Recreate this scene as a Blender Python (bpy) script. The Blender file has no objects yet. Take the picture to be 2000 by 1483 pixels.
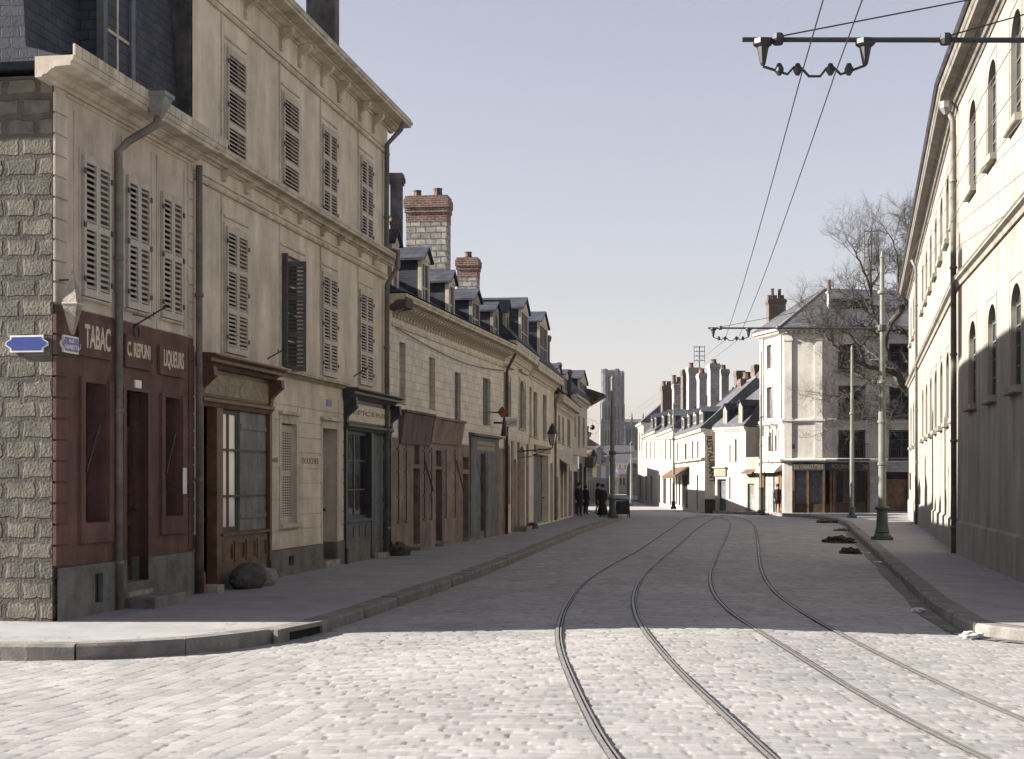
SKY_STR = .048; SUN_E = 5.0; EXPO = 1.84; SKY_SAT = .48; SKY_TINT = (.985, .905, .955, 1); HAZE = .00005
import bpy, bmesh, math, random
import numpy as np
from mathutils import Vector, Matrix, noise
random.seed(7)
PI = math.pi
SC = bpy.context.scene
COL = SC.collection
F = 3000.0      # focal length of the plate in pixels of the 2000 px wide picture
CAMZ = 1.75     # camera height above the pavement
HOR = 938.0     # picture row of the horizon

# ------------------------------------------------------------------ ground levels
def G(y):       # the street falls gently away beyond the bend
    if y < 55: return 0.0
    if y < 140: return -.5*(y-55)/85
    return -.5-.0015*(y-140)
def zroad(x, y):
    xc = 1.6+.157*(y-19) if y < 60 else 8.0+.03*(y-60)
    c = .10*math.exp(-((x-xc)/3.4)**2)*max(0, min(1, (75-y)/25))
    return G(y)-.17+c
def gp(px, py, road=False):
    k = (px-1000)/F; y = 40.0
    for i in range(40):
        z = zroad(k*y, y) if road else G(y)
        y = .5*y+.5*(CAMZ-z)*F/(py-HOR)
    return (k*y, y)
def wp(px, py, y):
    return Vector(((px-1000)/F*y, y, CAMZ+(HOR-py)*y/F))

# ------------------------------------------------------------------ objects
def tag(o, label=None, cat=None, group=None, kind=None):
    if label: o['label'] = label
    if cat: o['category'] = cat
    if group: o['group'] = group
    if kind: o['kind'] = kind
    return o
def empty(name, loc, rz=0, **kw):
    o = bpy.data.objects.new(name, None); COL.objects.link(o)
    o.location = loc; o.rotation_euler = (0, 0, rz); o.empty_display_size = .3
    return tag(o, **kw)

class MB:
    def __init__(s): s.v = []; s.f = []; s.mi = []; s.cur = 0
    def quad(s, *p):
        n = len(s.v); s.v += [tuple(q) for q in p]; s.f.append(tuple(range(n, n+len(p)))); s.mi.append(s.cur); return s
    def box(s, x0, x1, y0, y1, z0, z1):
        n = len(s.v)
        s.v += [(x0,y0,z0),(x1,y0,z0),(x1,y1,z0),(x0,y1,z0),(x0,y0,z1),(x1,y0,z1),(x1,y1,z1),(x0,y1,z1)]
        for q in ((0,3,2,1),(4,5,6,7),(0,1,5,4),(1,2,6,5),(2,3,7,6),(3,0,4,7)):
            s.f.append(tuple(n+i for i in q)); s.mi.append(s.cur)
        return s
    def extr(s, prof, x0, x1):              # polygon (y,z) swept along x
        n = len(s.v); m = len(prof)
        for x in (x0, x1):
            s.v += [(x, p[0], p[1]) for p in prof]
        for i in range(m):
            j = (i+1) % m
            s.f.append((n+i, n+j, n+m+j, n+m+i)); s.mi.append(s.cur)
        s.f.append(tuple(n+i for i in range(m-1, -1, -1))); s.f.append(tuple(n+m+i for i in range(m))); s.mi += [s.cur]*2
        return s
    def prism(s, poly, y0, y1):             # polygon (x,z) swept along y
        n = len(s.v); m = len(poly)
        for y in (y0, y1):
            s.v += [(p[0], y, p[1]) for p in poly]
        for i in range(m):
            j = (i+1) % m
            s.f.append((n+i, n+j, n+m+j, n+m+i)); s.mi.append(s.cur)
        s.f.append(tuple(n+i for i in range(m-1, -1, -1))); s.f.append(tuple(n+m+i for i in range(m))); s.mi += [s.cur]*2
        return s
    def slab(s, poly, z0, z1):              # polygon (x,y) swept along z
        n = len(s.v); m = len(poly)
        for z in (z0, z1):
            s.v += [(p[0], p[1], z) for p in poly]
        for i in range(m):
            j = (i+1) % m
            s.f.append((n+i, n+j, n+m+j, n+m+i)); s.mi.append(s.cur)
        s.f.append(tuple(n+i for i in range(m-1, -1, -1))); s.f.append(tuple(n+m+i for i in range(m))); s.mi += [s.cur]*2
        return s
    def tube(s, pts, r, n=8, cap=True):
        pts = [Vector(p) for p in pts]; rs = r if isinstance(r, (list, tuple)) else [r]*len(pts)
        base = len(s.v); ref = None
        for i, p in enumerate(pts):
            d = (pts[min(i+1, len(pts)-1)]-pts[max(i-1, 0)]).normalized()
            if ref is None:
                ref = Vector((0,0,1)) if abs(d.z) < .9 else Vector((1,0,0))
            a = d.cross(ref).normalized(); ref = a.cross(d).normalized()
            for k in range(n):
                t = 2*PI*k/n
                s.v.append(tuple(p+(a*math.cos(t)+ref*math.sin(t))*rs[i]))
        for i in range(len(pts)-1):
            for k in range(n):
                k2 = (k+1) % n
                s.f.append((base+i*n+k, base+i*n+k2, base+(i+1)*n+k2, base+(i+1)*n+k)); s.mi.append(s.cur)
        if cap:
            s.f.append(tuple(base+k for k in range(n-1, -1, -1))); s.mi.append(s.cur)
            e = base+(len(pts)-1)*n
            s.f.append(tuple(e+k for k in range(n))); s.mi.append(s.cur)
        return s
    def lathe(s, cx, cy, prof, n=12, sq=False):
        base = len(s.v)
        for (r, z) in prof:
            for k in range(n):
                t = 2*PI*(k+.5)/n
                q = r/math.cos(PI/n) if sq else r
                s.v.append((cx+q*math.cos(t), cy+q*math.sin(t), z))
        for i in range(len(prof)-1):
            for k in range(n):
                k2 = (k+1) % n
                s.f.append((base+i*n+k, base+i*n+k2, base+(i+1)*n+k2, base+(i+1)*n+k)); s.mi.append(s.cur)
        s.f.append(tuple(base+k for k in range(n-1, -1, -1))); s.mi.append(s.cur)
        e = base+(len(prof)-1)*n
        s.f.append(tuple(e+k for k in range(n))); s.mi.append(s.cur)
        return s
    def xf(s, M):
        s.v = [tuple(M @ Vector(p)) for p in s.v]; return s
    def build(s, name, mat, parent=None, smooth=False, loc=None, label=None, kind=None, bev=0):
        me = bpy.data.meshes.new(name); me.from_pydata(s.v, [], s.f)
        mats = mat if isinstance(mat, (list, tuple)) else [mat]
        for m in mats: me.materials.append(m)
        if len(mats) > 1: me.polygons.foreach_set('material_index', s.mi)
        bm = bmesh.new(); bm.from_mesh(me); bmesh.ops.recalc_face_normals(bm, faces=bm.faces)
        bm.to_mesh(me); bm.free()
        if smooth:
            for p in me.polygons: p.use_smooth = True
        o = bpy.data.objects.new(name, me); COL.objects.link(o)
        if parent: o.parent = parent
        if loc: o.location = loc
        if bev:
            b = o.modifiers.new('bevel', 'BEVEL'); b.width = bev; b.segments = 2; b.limit_method = 'ANGLE'
        return tag(o, label=label, kind=kind)

class Fac:      # a facade: local x along the wall (picture left to right), local y into the house
    def __init__(s, A, B):
        s.A = Vector(A[:2]); s.B = Vector(B[:2]); d = s.B-s.A; s.L = d.length; s.u = d/s.L
        s.w = Vector((-s.u.y, s.u.x)); s.rz = math.atan2(s.u.y, s.u.x)
        s.M = Matrix.Translation((s.A.x, s.A.y, 0)) @ Matrix.Rotation(s.rz, 4, 'Z')
        s.Mi = s.M.inverted(); s.g = G((s.A.y+s.B.y)/2)
    def s(s, px, dy=0):
        k = (px-1000)/F; o = s.A+s.w*dy
        return (k*o.y-o.x)/(s.u.x-k*s.u.y)
    def z(s, px, py, dy=0):
        y = s.A.y+s.w.y*dy+s.u.y*s.s(px, dy)
        return CAMZ+(HOR-py)*y/F
    def rect(s, x0, x1, yt, yb, dy=0):
        return (s.s(x0, dy), s.s(x1, dy), s.z(x0, yb, dy), s.z(x0, yt, dy))
    def root(s, name, **kw): return empty(name, (s.A.x, s.A.y, 0), s.rz, **kw)

# ------------------------------------------------------------------ materials
def newmat(name):
    m = bpy.data.materials.new(name); m.use_nodes = True
    nt = m.node_tree; b = nt.nodes['Principled BSDF']
    return m, nt, b
def N(nt, typ, **kw):
    n = nt.nodes.new(typ)
    for k, v in kw.items():
        if k in n.inputs: n.inputs[k].default_value = v
        else: setattr(n, k, v)
    return n
def rgb(c): return (c[0], c[1], c[2], 1)
def surf(name, c, var=.15, scale=3, rough=.85, bump=.3, fine=40, streak=0, c2=None, metal=0, spec=.3, bdist=.02):
    m, nt, b = newmat(name); L = nt.links.new
    tc = N(nt, 'ShaderNodeTexCoord')
    n1 = N(nt, 'ShaderNodeTexNoise', Scale=scale, Detail=7, Roughness=.62); L(tc.outputs['Object'], n1.inputs['Vector'])
    lo = tuple(x*(1-var*1.6) for x in c) if c2 is None else c2
    r1 = N(nt, 'ShaderNodeValToRGB'); L(n1.outputs['Fac'], r1.inputs['Fac'])
    r1.color_ramp.elements[0].position = .3; r1.color_ramp.elements[0].color = rgb(lo)
    r1.color_ramp.elements[1].position = .68; r1.color_ramp.elements[1].color = rgb(tuple(min(1, x*(1+var*.35)) for x in c))
    out = r1.outputs['Color']
    n2 = N(nt, 'ShaderNodeTexNoise', Scale=fine, Detail=4, Roughness=.7); L(tc.outputs['Object'], n2.inputs['Vector'])
    if streak:
        mp = N(nt, 'ShaderNodeMapping'); mp.inputs['Scale'].default_value = (1.5, 1.5, .22); L(tc.outputs['Object'], mp.inputs['Vector'])
        n3 = N(nt, 'ShaderNodeTexNoise', Scale=1.3, Detail=6, Roughness=.7); L(mp.outputs['Vector'], n3.inputs['Vector'])
        r3 = N(nt, 'ShaderNodeValToRGB'); L(n3.outputs['Fac'], r3.inputs['Fac'])
        r3.color_ramp.elements[0].position = .38; r3.color_ramp.elements[0].color = (1-streak, 1-streak, 1-streak*1.05, 1)
        r3.color_ramp.elements[1].position = .6; r3.color_ramp.elements[1].color = (1, 1, 1, 1)
        mx = N(nt, 'ShaderNodeMix', data_type='RGBA', blend_type='MULTIPLY'); mx.inputs[0].default_value = 1
        L(out, mx.inputs[6]); L(r3.outputs['Color'], mx.inputs[7]); out = mx.outputs[2]
    mg = N(nt, 'ShaderNodeMapRange'); L(n2.outputs['Fac'], mg.inputs['Value'])
    mg.inputs[1].default_value = .3; mg.inputs[2].default_value = .7; mg.inputs[3].default_value = 1-var*.6; mg.inputs[4].default_value = 1+var*.3
    mx2 = N(nt, 'ShaderNodeMix', data_type='RGBA', blend_type='MULTIPLY'); mx2.inputs[0].default_value = 1
    L(out, mx2.inputs[6]); L(mg.outputs[0], mx2.inputs[7])
    L(mx2.outputs[2], b.inputs['Base Color'])
    b.inputs['Roughness'].default_value = rough; b.inputs['Metallic'].default_value = metal
    b.inputs['Specular IOR Level'].default_value = spec
    if bump:
        ad = N(nt, 'ShaderNodeMath', operation='ADD'); L(n1.outputs['Fac'], ad.inputs[0]); L(n2.outputs['Fac'], ad.inputs[1])
        bp = N(nt, 'ShaderNodeBump', Strength=bump, Distance=bdist); L(ad.outputs[0], bp.inputs['Height']); L(bp.outputs['Normal'], b.inputs['Normal'])
    return m
def bricks(name, c, c2, mortar, w=.22, h=.07, msize=.012, bump=.5, rough=.85, var=.25, plane='xz', spec=.25, nscale=2.0, ofs=.5, dist=.015):
    m, nt, b = newmat(name); L = nt.links.new
    tc = N(nt, 'ShaderNodeTexCoord'); sp = N(nt, 'ShaderNodeSeparateXYZ'); L(tc.outputs['Object'], sp.inputs[0])
    cb = N(nt, 'ShaderNodeCombineXYZ')
    if plane == 'xz':
        ad = N(nt, 'ShaderNodeMath', operation='ADD'); L(sp.outputs['X'], ad.inputs[0]); L(sp.outputs['Y'], ad.inputs[1])
        L(ad.outputs[0], cb.inputs['X']); L(sp.outputs['Z'], cb.inputs['Y'])
    else:
        L(sp.outputs['X'], cb.inputs['X']); L(sp.outputs['Y'], cb.inputs['Y'])
    nz = N(nt, 'ShaderNodeTexNoise', Scale=6, Detail=2); L(tc.outputs['Object'], nz.inputs['Vector'])
    sb = N(nt, 'ShaderNodeVectorMath', operation='SUBTRACT'); L(nz.outputs['Color'], sb.inputs[0]); sb.inputs[1].default_value = (.5, .5, .5)
    sc = N(nt, 'ShaderNodeVectorMath', operation='SCALE'); L(sb.outputs[0], sc.inputs[0]); sc.inputs['Scale'].default_value = h*.35
    av = N(nt, 'ShaderNodeVectorMath', operation='ADD'); L(cb.outputs[0], av.inputs[0]); L(sc.outputs[0], av.inputs[1])
    bt = N(nt, 'ShaderNodeTexBrick'); L(av.outputs[0], bt.inputs['Vector'])
    bt.inputs['Scale'].default_value = 1; bt.inputs['Brick Width'].default_value = w; bt.inputs['Row Height'].default_value = h
    bt.inputs['Mortar Size'].default_value = msize; bt.inputs['Mortar Smooth'].default_value = .4; bt.inputs['Bias'].default_value = -.1
    bt.inputs['Color1'].default_value = rgb(c); bt.inputs['Color2'].default_value = rgb(c2); bt.inputs['Mortar'].default_value = rgb(mortar)
    bt.offset = ofs
    n1 = N(nt, 'ShaderNodeTexNoise', Scale=nscale, Detail=6, Roughness=.65); L(tc.outputs['Object'], n1.inputs['Vector'])
    mg = N(nt, 'ShaderNodeMapRange'); L(n1.outputs['Fac'], mg.inputs['Value'])
    mg.inputs[1].default_value = .3; mg.inputs[2].default_value = .7; mg.inputs[3].default_value = 1-var; mg.inputs[4].default_value = 1+var*.5
    mx = N(nt, 'ShaderNodeMix', data_type='RGBA', blend_type='MULTIPLY'); mx.inputs[0].default_value = 1
    L(bt.outputs['Color'], mx.inputs[6]); L(mg.outputs[0], mx.inputs[7]); L(mx.outputs[2], b.inputs['Base Color'])
    b.inputs['Roughness'].default_value = rough; b.inputs['Specular IOR Level'].default_value = spec
    iv = N(nt, 'ShaderNodeMath', operation='SUBTRACT'); iv.inputs[0].default_value = 1; L(bt.outputs['Fac'], iv.inputs[1])
    n2 = N(nt, 'ShaderNodeTexNoise', Scale=30, Detail=3); L(tc.outputs['Object'], n2.inputs['Vector'])
    ad2 = N(nt, 'ShaderNodeMath', operation='MULTIPLY_ADD'); L(n2.outputs['Fac'], ad2.inputs[0]); ad2.inputs[1].default_value = .5; L(iv.outputs[0], ad2.inputs[2])
    bp = N(nt, 'ShaderNodeBump', Strength=bump, Distance=dist); L(ad2.outputs[0], bp.inputs['Height']); L(bp.outputs['Normal'], b.inputs['Normal'])
    return m

M = {}
M['plaster'] = surf('cream_render', (.70,.62,.50), .20, 1.2, .9, .25, 45, streak=.24)
M['plaster_tabac'] = surf('grey_beige_render', (.61,.535,.44), .20, 1.5, .9, .3, 45, streak=.24)
M['trim'] = surf('stone_trim', (.62,.55,.445), .2, 4, .85, .2, 50, streak=.3)
M['red'] = surf('oxblood_paint', (.155,.080,.062), .30, 2.2, .8, .3, 40, streak=.35, c2=(.090,.052,.044))
M['redwood'] = surf('oxblood_woodwork', (.085,.040,.032), .3, 3, .55, .15, 60, streak=.2)
M['plinth'] = surf('grey_cement', (.20,.195,.18), .3, 2.5, .95, .5, 30, streak=.25)
M['rubble'] = bricks('weathered_rubble_stone', (.17,.155,.13), (.115,.105,.09), (.10,.092,.08), .43, .25, .045, .8, .95, .45, nscale=3.5, dist=.03)
M['white'] = surf('pale_limewash', (.31,.288,.248), .16, .7, .9, .3, 30, streak=.30)
M['white2'] = surf('warm_limewash', (.31,.28,.235), .16, 1.0, .9, .25, 30, streak=.25)
M['rowwhite'] = surf('row_house_limewash', (.43,.405,.36), .14, 1.0, .9, .25, 30, streak=.2)
M['butcher'] = surf('pale_grey_render', (.55,.52,.47), .14, 1.0, .9, .25, 30, streak=.2)
M['chalk'] = bricks('chalk_blocks', (.64,.59,.50), (.54,.50,.43), (.43,.40,.35), .42, .20, .012, .5, .9, .25)
M['dullstone'] = bricks('dull_stone_blocks', (.30,.29,.28), (.25,.24,.24), (.2,.19,.19), .5, .22, .012, .4, .9, .3)
M['pinkwood'] = surf('faded_pink_boards', (.27,.20,.175), .3, 2, .85, .2, 40, streak=.4)
M['redboard'] = surf('dull_red_board', (.15,.10,.085), .3, 2, .8, .2, 40, streak=.3)
M['pinkpier'] = surf('pinkish_limewashed_brick', (.28,.21,.185), .3, 5, .9, .4, 30, streak=.3)
M['brick'] = bricks('red_brick', (.19,.085,.06), (.12,.06,.048), (.24,.215,.19), .23, .075, .014, var=.45, nscale=4)
M['chimstone'] = bricks('flaking_chimney_stone', (.42,.39,.34), (.25,.24,.23), (.15,.14,.14), .32, .20, .022, .9, .95, .5, nscale=5)
M['darkbrick'] = bricks('sooty_brick', (.12,.085,.07), (.09,.07,.06), (.13,.12,.11), .23, .075, .012)
M['soot'] = surf('sooty_render', (.16,.15,.145), .4, 2.5, .95, .5, 25, streak=.5)
M['slate'] = bricks('roof_slates', (.060,.066,.085), (.042,.047,.062), (.02,.022,.03), .24, .13, .008, .5, .7, .35, spec=.2)
M['slate2'] = bricks('grey_slates', (.10,.10,.115), (.075,.077,.09), (.035,.035,.04), .26, .14, .008, .5, .7, .4, spec=.2)
M['tile'] = bricks('brown_tiles', (.15,.095,.075), (.11,.075,.06), (.05,.04,.035), .2, .16, .01, .5, .8, .4)
M['zinc'] = surf('dull_zinc', (.25,.25,.24), .2, 6, .6, .1, 40, metal=.2)
M['pipe'] = surf('drainpipe_paint', (.21,.19,.165), .3, 4, .6, .1, 40, streak=.3)
M['pipedark'] = surf('brown_drainpipe', (.09,.06,.05), .3, 4, .5, .1, 40)
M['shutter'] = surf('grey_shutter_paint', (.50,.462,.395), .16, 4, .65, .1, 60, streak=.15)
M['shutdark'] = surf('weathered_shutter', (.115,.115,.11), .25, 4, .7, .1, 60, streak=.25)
M['wood'] = surf('varnished_brown_wood', (.17,.095,.05), .35, 3, .5, .15, 60, streak=.4)
M['wooddark'] = surf('dark_brown_wood', (.055,.033,.018), .35, 3, .5, .15, 60, streak=.3)
M['woodgrey'] = surf('bleached_wood', (.27,.27,.27), .25, 3, .75, .2, 50, streak=.45)
M['blue'] = surf('blue_black_shop_paint', (.045,.052,.062), .3, 4, .5, .15, 50, streak=.2)
M['bluegrey'] = surf('blue_grey_boards', (.14,.15,.165), .3, 3, .7, .2, 50, streak=.4)
M['ochre'] = surf('ochre_sign_paint', (.30,.25,.16), .3, 9, .6, .1, 60, streak=.3)
M['rust'] = surf('rust_orange_paint', (.28,.13,.04), .3, 6, .6, .1, 50)
M['cream'] = surf('cream_lettering', (.62,.55,.42), .2, 10, .7, 0, 50)
M['gilt'] = surf('dull_gilt_lettering', (.30,.25,.15), .3, 10, .5, 0, 50)
M['letdark'] = surf('faded_black_lettering', (.07,.06,.055), .4, 8, .8, 0, 40)
M['letfaint'] = surf('faint_brown_lettering', (.25,.20,.16), .3, 10, .8, 0, 40)
M['enamel'] = surf('blue_enamel', (.035,.06,.26), .15, 12, .3, .05, 60, spec=.5)
M['enamelw'] = surf('white_enamel', (.7,.7,.66), .1, 12, .35, 0, 60)
M['paper'] = surf('pasted_paper', (.7,.7,.68), .1, 12, .8, .1, 60)
M['iron'] = surf('black_iron', (.022,.022,.024), .3, 8, .5, .1, 50, spec=.5)
M['pole'] = surf('grey_green_pole_paint', (.18,.19,.165), .22, 3, .5, .1, 40, streak=.25)
M['poleiron'] = surf('cast_iron_base', (.075,.085,.085), .3, 5, .55, .2, 40, streak=.3)
M['rail'] = surf('worn_steel', (.235,.225,.215), .2, 14, .5, .05, 60, metal=.15)
M['groove'] = surf('grimy_groove', (.06,.056,.052), .3, 10, .9, .2, 40)
M['kerb'] = surf('granite_kerb', (.22,.205,.19), .3, 3, .9, .5, 40, streak=.1)
M['pave'] = bricks('worn_pavement_slabs', (.285,.275,.275), (.265,.257,.258), (.14,.135,.135), 3.4, 1.9, .012, .35, .92, .22, plane='xy', nscale=1.3)
M['earth'] = surf('dug_earth', (.085,.065,.045), .5, 9, .95, .9, 30, bdist=.06)
M['rubbish'] = surf('crumpled_litter', (.6,.6,.6), .3, 12, .9, .3, 40)
M['rock'] = surf('grey_boulder', (.10,.09,.083), .4, 5, .95, .8, 25, bdist=.04)
M['rockpale'] = surf('pale_boulder', (.40,.36,.31), .35, 5, .95, .8, 25, bdist=.04)
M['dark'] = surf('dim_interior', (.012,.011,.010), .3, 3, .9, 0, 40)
M['bark'] = surf('plane_bark', (.12,.105,.09), .4, 8, .9, .4, 30, streak=.3)
M['cath'] = bricks('cathedral_limestone', (.22,.21,.215), (.15,.15,.16), (.11,.11,.12), 1.6, .8, .05, .3, .95, .4, nscale=.15)
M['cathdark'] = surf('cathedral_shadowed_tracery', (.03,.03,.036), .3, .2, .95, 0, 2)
M['skin'] = surf('skin', (.42,.27,.20), .1, 12, .6, 0, 50)
M['hair'] = surf('brown_hair', (.04,.03,.022), .3, 20, .7, .2, 80)
M['coat'] = surf('navy_wool', (.02,.022,.032), .3, 14, .9, .2, 80)
M['coat2'] = surf('charcoal_wool', (.03,.028,.028), .3, 14, .9, .2, 80)
M['trousers'] = surf('dark_trousers', (.025,.025,.03), .3, 14, .9, .2, 80)
M['board'] = surf('black_painted_board', (.02,.02,.02), .4, 6, .6, .1, 40, streak=.3)
def glass(name, c, rough=.06):
    m, nt, b = newmat(name)
    tc = N(nt, 'ShaderNodeTexCoord'); n = N(nt, 'ShaderNodeTexNoise', Scale=2.2, Detail=2); nt.links.new(tc.outputs['Object'], n.inputs['Vector'])
    bp = N(nt, 'ShaderNodeBump', Strength=.06, Distance=.05); nt.links.new(n.outputs['Fac'], bp.inputs['Height']); nt.links.new(bp.outputs['Normal'], b.inputs['Normal'])
    b.inputs['Base Color'].default_value = rgb(c); b.inputs['Roughness'].default_value = rough; b.inputs['Specular IOR Level'].default_value = .7
    return m
M['dimpane'] = surf('shade_toned_pane', (.03,.03,.032), .3, 3, .55, 0, 40, spec=.15)  # dark low-gloss colour stands in for the shade inside the window openings
M['glass'] = glass('window_glass', (.012,.013,.015))
M['glassbright'] = glass('reflection_toned_glass', (.62,.60,.55), .15)  # pale base colour paints in the reflection of the sunlit wall opposite
M['lampglass'] = glass('lantern_glass', (.30,.28,.22), .15)
# ------------------------------------------------------------------ camera, sky, sun
cam = bpy.data.cameras.new('camera'); co = bpy.data.objects.new('camera', cam); COL.objects.link(co)
co.location = (0, 0, CAMZ); co.rotation_euler = (PI/2, 0, 0)
cam.sensor_width = 36; cam.sensor_fit = 'HORIZONTAL'; cam.lens = F/2000*36; cam.shift_y = (HOR-741.5)/2000
cam.clip_end = 6000; SC.camera = co
SUN_EL, SUN_DX, SUN_DY = math.radians(24.0), 1.0, -.01       # light travels along +X
W = bpy.data.worlds.new('World'); SC.world = W; W.use_nodes = True
nt = W.node_tree; bg = nt.nodes['Background']
sky = nt.nodes.new('ShaderNodeTexSky'); sky.sky_type = 'NISHITA'; sky.sun_disc = False
sky.sun_elevation = SUN_EL; sky.sun_rotation = math.atan2(-SUN_DX, -SUN_DY); sky.air_density = 1.15; sky.dust_density = .9; sky.ozone_density = 1.0
hs = nt.nodes.new('ShaderNodeHueSaturation'); hs.inputs['Saturation'].default_value = SKY_SAT; hs.inputs['Value'].default_value = 1
mxs = nt.nodes.new('ShaderNodeMix'); mxs.data_type = 'RGBA'; mxs.blend_type = 'MULTIPLY'; mxs.inputs[0].default_value = 1; mxs.inputs[7].default_value = SKY_TINT
nt.links.new(sky.outputs[0], hs.inputs['Color']); nt.links.new(hs.outputs[0], mxs.inputs[6]); nt.links.new(mxs.outputs[2], bg.inputs['Color'])
bg.inputs['Strength'].default_value = SKY_STR
sl = bpy.data.lights.new('sun', 'SUN'); sl.energy = SUN_E; sl.angle = math.radians(.5); sl.color = (1, .94, .85)
so = bpy.data.objects.new('sun', sl); COL.objects.link(so)
d = Vector((SUN_DX*math.cos(SUN_EL), SUN_DY*math.cos(SUN_EL), -math.sin(SUN_EL)))
so.rotation_euler = d.to_track_quat('-Z', 'Y').to_euler(); so.location = (-60, 20, 40)
SC.view_settings.view_transform = 'Standard'; SC.view_settings.look = 'None'; SC.view_settings.exposure = EXPO; SC.view_settings.gamma = 1

# ------------------------------------------------------------------ road of stone setts
def sett_mat():
    m, nt, b = newmat('stone_setts'); L = nt.links.new
    at = N(nt, 'ShaderNodeAttribute', attribute_name='sett')
    tc = N(nt, 'ShaderNodeTexCoord'); n = N(nt, 'ShaderNodeTexNoise', Scale=26, Detail=5, Roughness=.7); L(tc.outputs['Object'], n.inputs['Vector'])
    n2 = N(nt, 'ShaderNodeTexNoise', Scale=.45, Detail=4); L(tc.outputs['Object'], n2.inputs['Vector'])
    mg = N(nt, 'ShaderNodeMapRange'); L(n2.outputs['Fac'], mg.inputs['Value']); mg.inputs[1].default_value = .3; mg.inputs[2].default_value = .7; mg.inputs[3].default_value = .84; mg.inputs[4].default_value = 1.1
    r = N(nt, 'ShaderNodeValToRGB'); L(at.outputs['Fac'], r.inputs['Fac'])
    e = r.color_ramp.elements; e[0].position = 0; e[0].color = (.07,.065,.06,1); e[1].position = 1; e[1].color = (.32,.305,.30,1)
    k = r.color_ramp.elements.new(.25); k.color = (.205,.195,.19,1)
    mx = N(nt, 'ShaderNodeMix', data_type='RGBA', blend_type='MULTIPLY'); mx.inputs[0].default_value = 1
    L(r.outputs['Color'], mx.inputs[6]); L(mg.outputs[0], mx.inputs[7]); L(mx.outputs[2], b.inputs['Base Color'])
    b.inputs['Roughness'].default_value = .75; b.inputs['Specular IOR Level'].default_value = .35
    bp = N(nt, 'ShaderNodeBump', Strength=.35, Distance=.012); L(n.outputs['Fac'], bp.inputs['Height']); L(bp.outputs['Normal'], b.inputs['Normal'])
    return m
M['setts'] = sett_mat()
def hsh(a, b): 
    v = np.sin(a*127.1+b*311.7)*43758.5453
    return v-np.floor(v)
def road_grid(name, xs, ys, amp=1.0):
    X, Y = np.meshgrid(xs, ys)
    gz = np.vectorize(zroad)(X, Y)
    left = (X < -2.1-.16*(Y-15)+.25*np.sin(Y*1.7))
    wx = X+.05*np.sin(Y*.8+X*.3)+.02*np.sin(X*5.1+Y*2.3); wy = Y+.06*np.sin(X*.7)+.025*np.sin(X*2.9+1.3)+.015*np.sin(X*8.3+Y)
    a = 1.40
    px = np.where(left, wx*math.cos(a)+wy*math.sin(a), wx); py = np.where(left, -wx*math.sin(a)+wy*math.cos(a), wy)
    rw = np.where(left, .175, .145); r = np.floor(py/rw); v = py/rw-r
    cw = .18+.05*hsh(r, 3.0); c = px/cw+hsh(r, 7.0); ci = np.floor(c); u = c-ci
    du = np.abs(2*u-1); dv = np.abs(2*v-1)
    prof = (1-du**14)*(1-dv**np.where(left, 16, 9))
    hh = hsh(r*1.7, ci)
    bigger = (hh > .93)
    h = (prof*np.where(left, .008, .010)+(hh-.5)*.007-.008*bigger)*amp
    # long shallow wear
    h = h+.008*np.sin(X*1.3+Y*.4)*np.sin(Y*.9)
    Z = gz+h-.012
    tint = np.clip(prof*1.25, 0, 1)*(.40+.60*hsh(ci, r*2.3))
    ny, nx = X.shape
    me = bpy.data.meshes.new(name)
    me.vertices.add(nx*ny); me.vertices.foreach_set('co', np.stack([X, Y, Z], -1).astype(np.float32).ravel())
    i = np.arange(ny-1)[:, None]*nx+np.arange(nx-1)[None, :]
    q = np.stack([i, i+1, i+nx+1, i+nx], -1).reshape(-1, 4)
    me.loops.add(q.size); me.loops.foreach_set('vertex_index', q.ravel().astype(np.int32))
    me.polygons.add(len(q)); me.polygons.foreach_set('loop_start', (np.arange(len(q))*4).astype(np.int32))
    at = me.attributes.new('sett', 'FLOAT', 'POINT'); at.data.foreach_set('value', tint.astype(np.float32).ravel())
    me.materials.append(M['setts']); me.update(); me.validate()
    o = bpy.data.objects.new(name, me); COL.objects.link(o); tag(o, kind='structure'); return o
road_grid('road', np.arange(-7.0, 7.0, .021), np.arange(9.6, 18.6, .021))
road_grid('road', np.arange(-7.0, 8.6, .034), np.arange(18.58, 22.02, .028))
road_grid('road', np.arange(-9.5, -6.9, .1), np.arange(9.6, 22.05, .1))
road_grid('road', np.arange(6.95, 8.65, .1), np.arange(9.6, 18.7, .1))
road_grid('road', np.arange(-4.5, 14, .05), np.arange(22, 45, .036))
road_grid('road', np.concatenate([np.arange(-60, -9.4, 1.5), np.arange(-9.5, 8.6, .25), np.arange(8.7, 60, 1.5)]), np.arange(-30, 9.8, .28), .3)
road_grid('road', np.arange(-60, -9.3, .6), np.arange(8.6, 45.2, .6), .0)
road_grid('road', np.arange(-2, 27, .24), np.arange(45, 150, .18), .6)
road_grid('road', np.arange(-40, 60, 1.5), np.arange(149.5, 420, 1.5), 0)
g = MB(); g.quad((-3000,-400,-2.6),(3000,-400,-2.6),(3000,4000,-2.6),(-3000,4000,-2.6)); g.build('ground', M['earth'], kind='structure')

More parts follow.
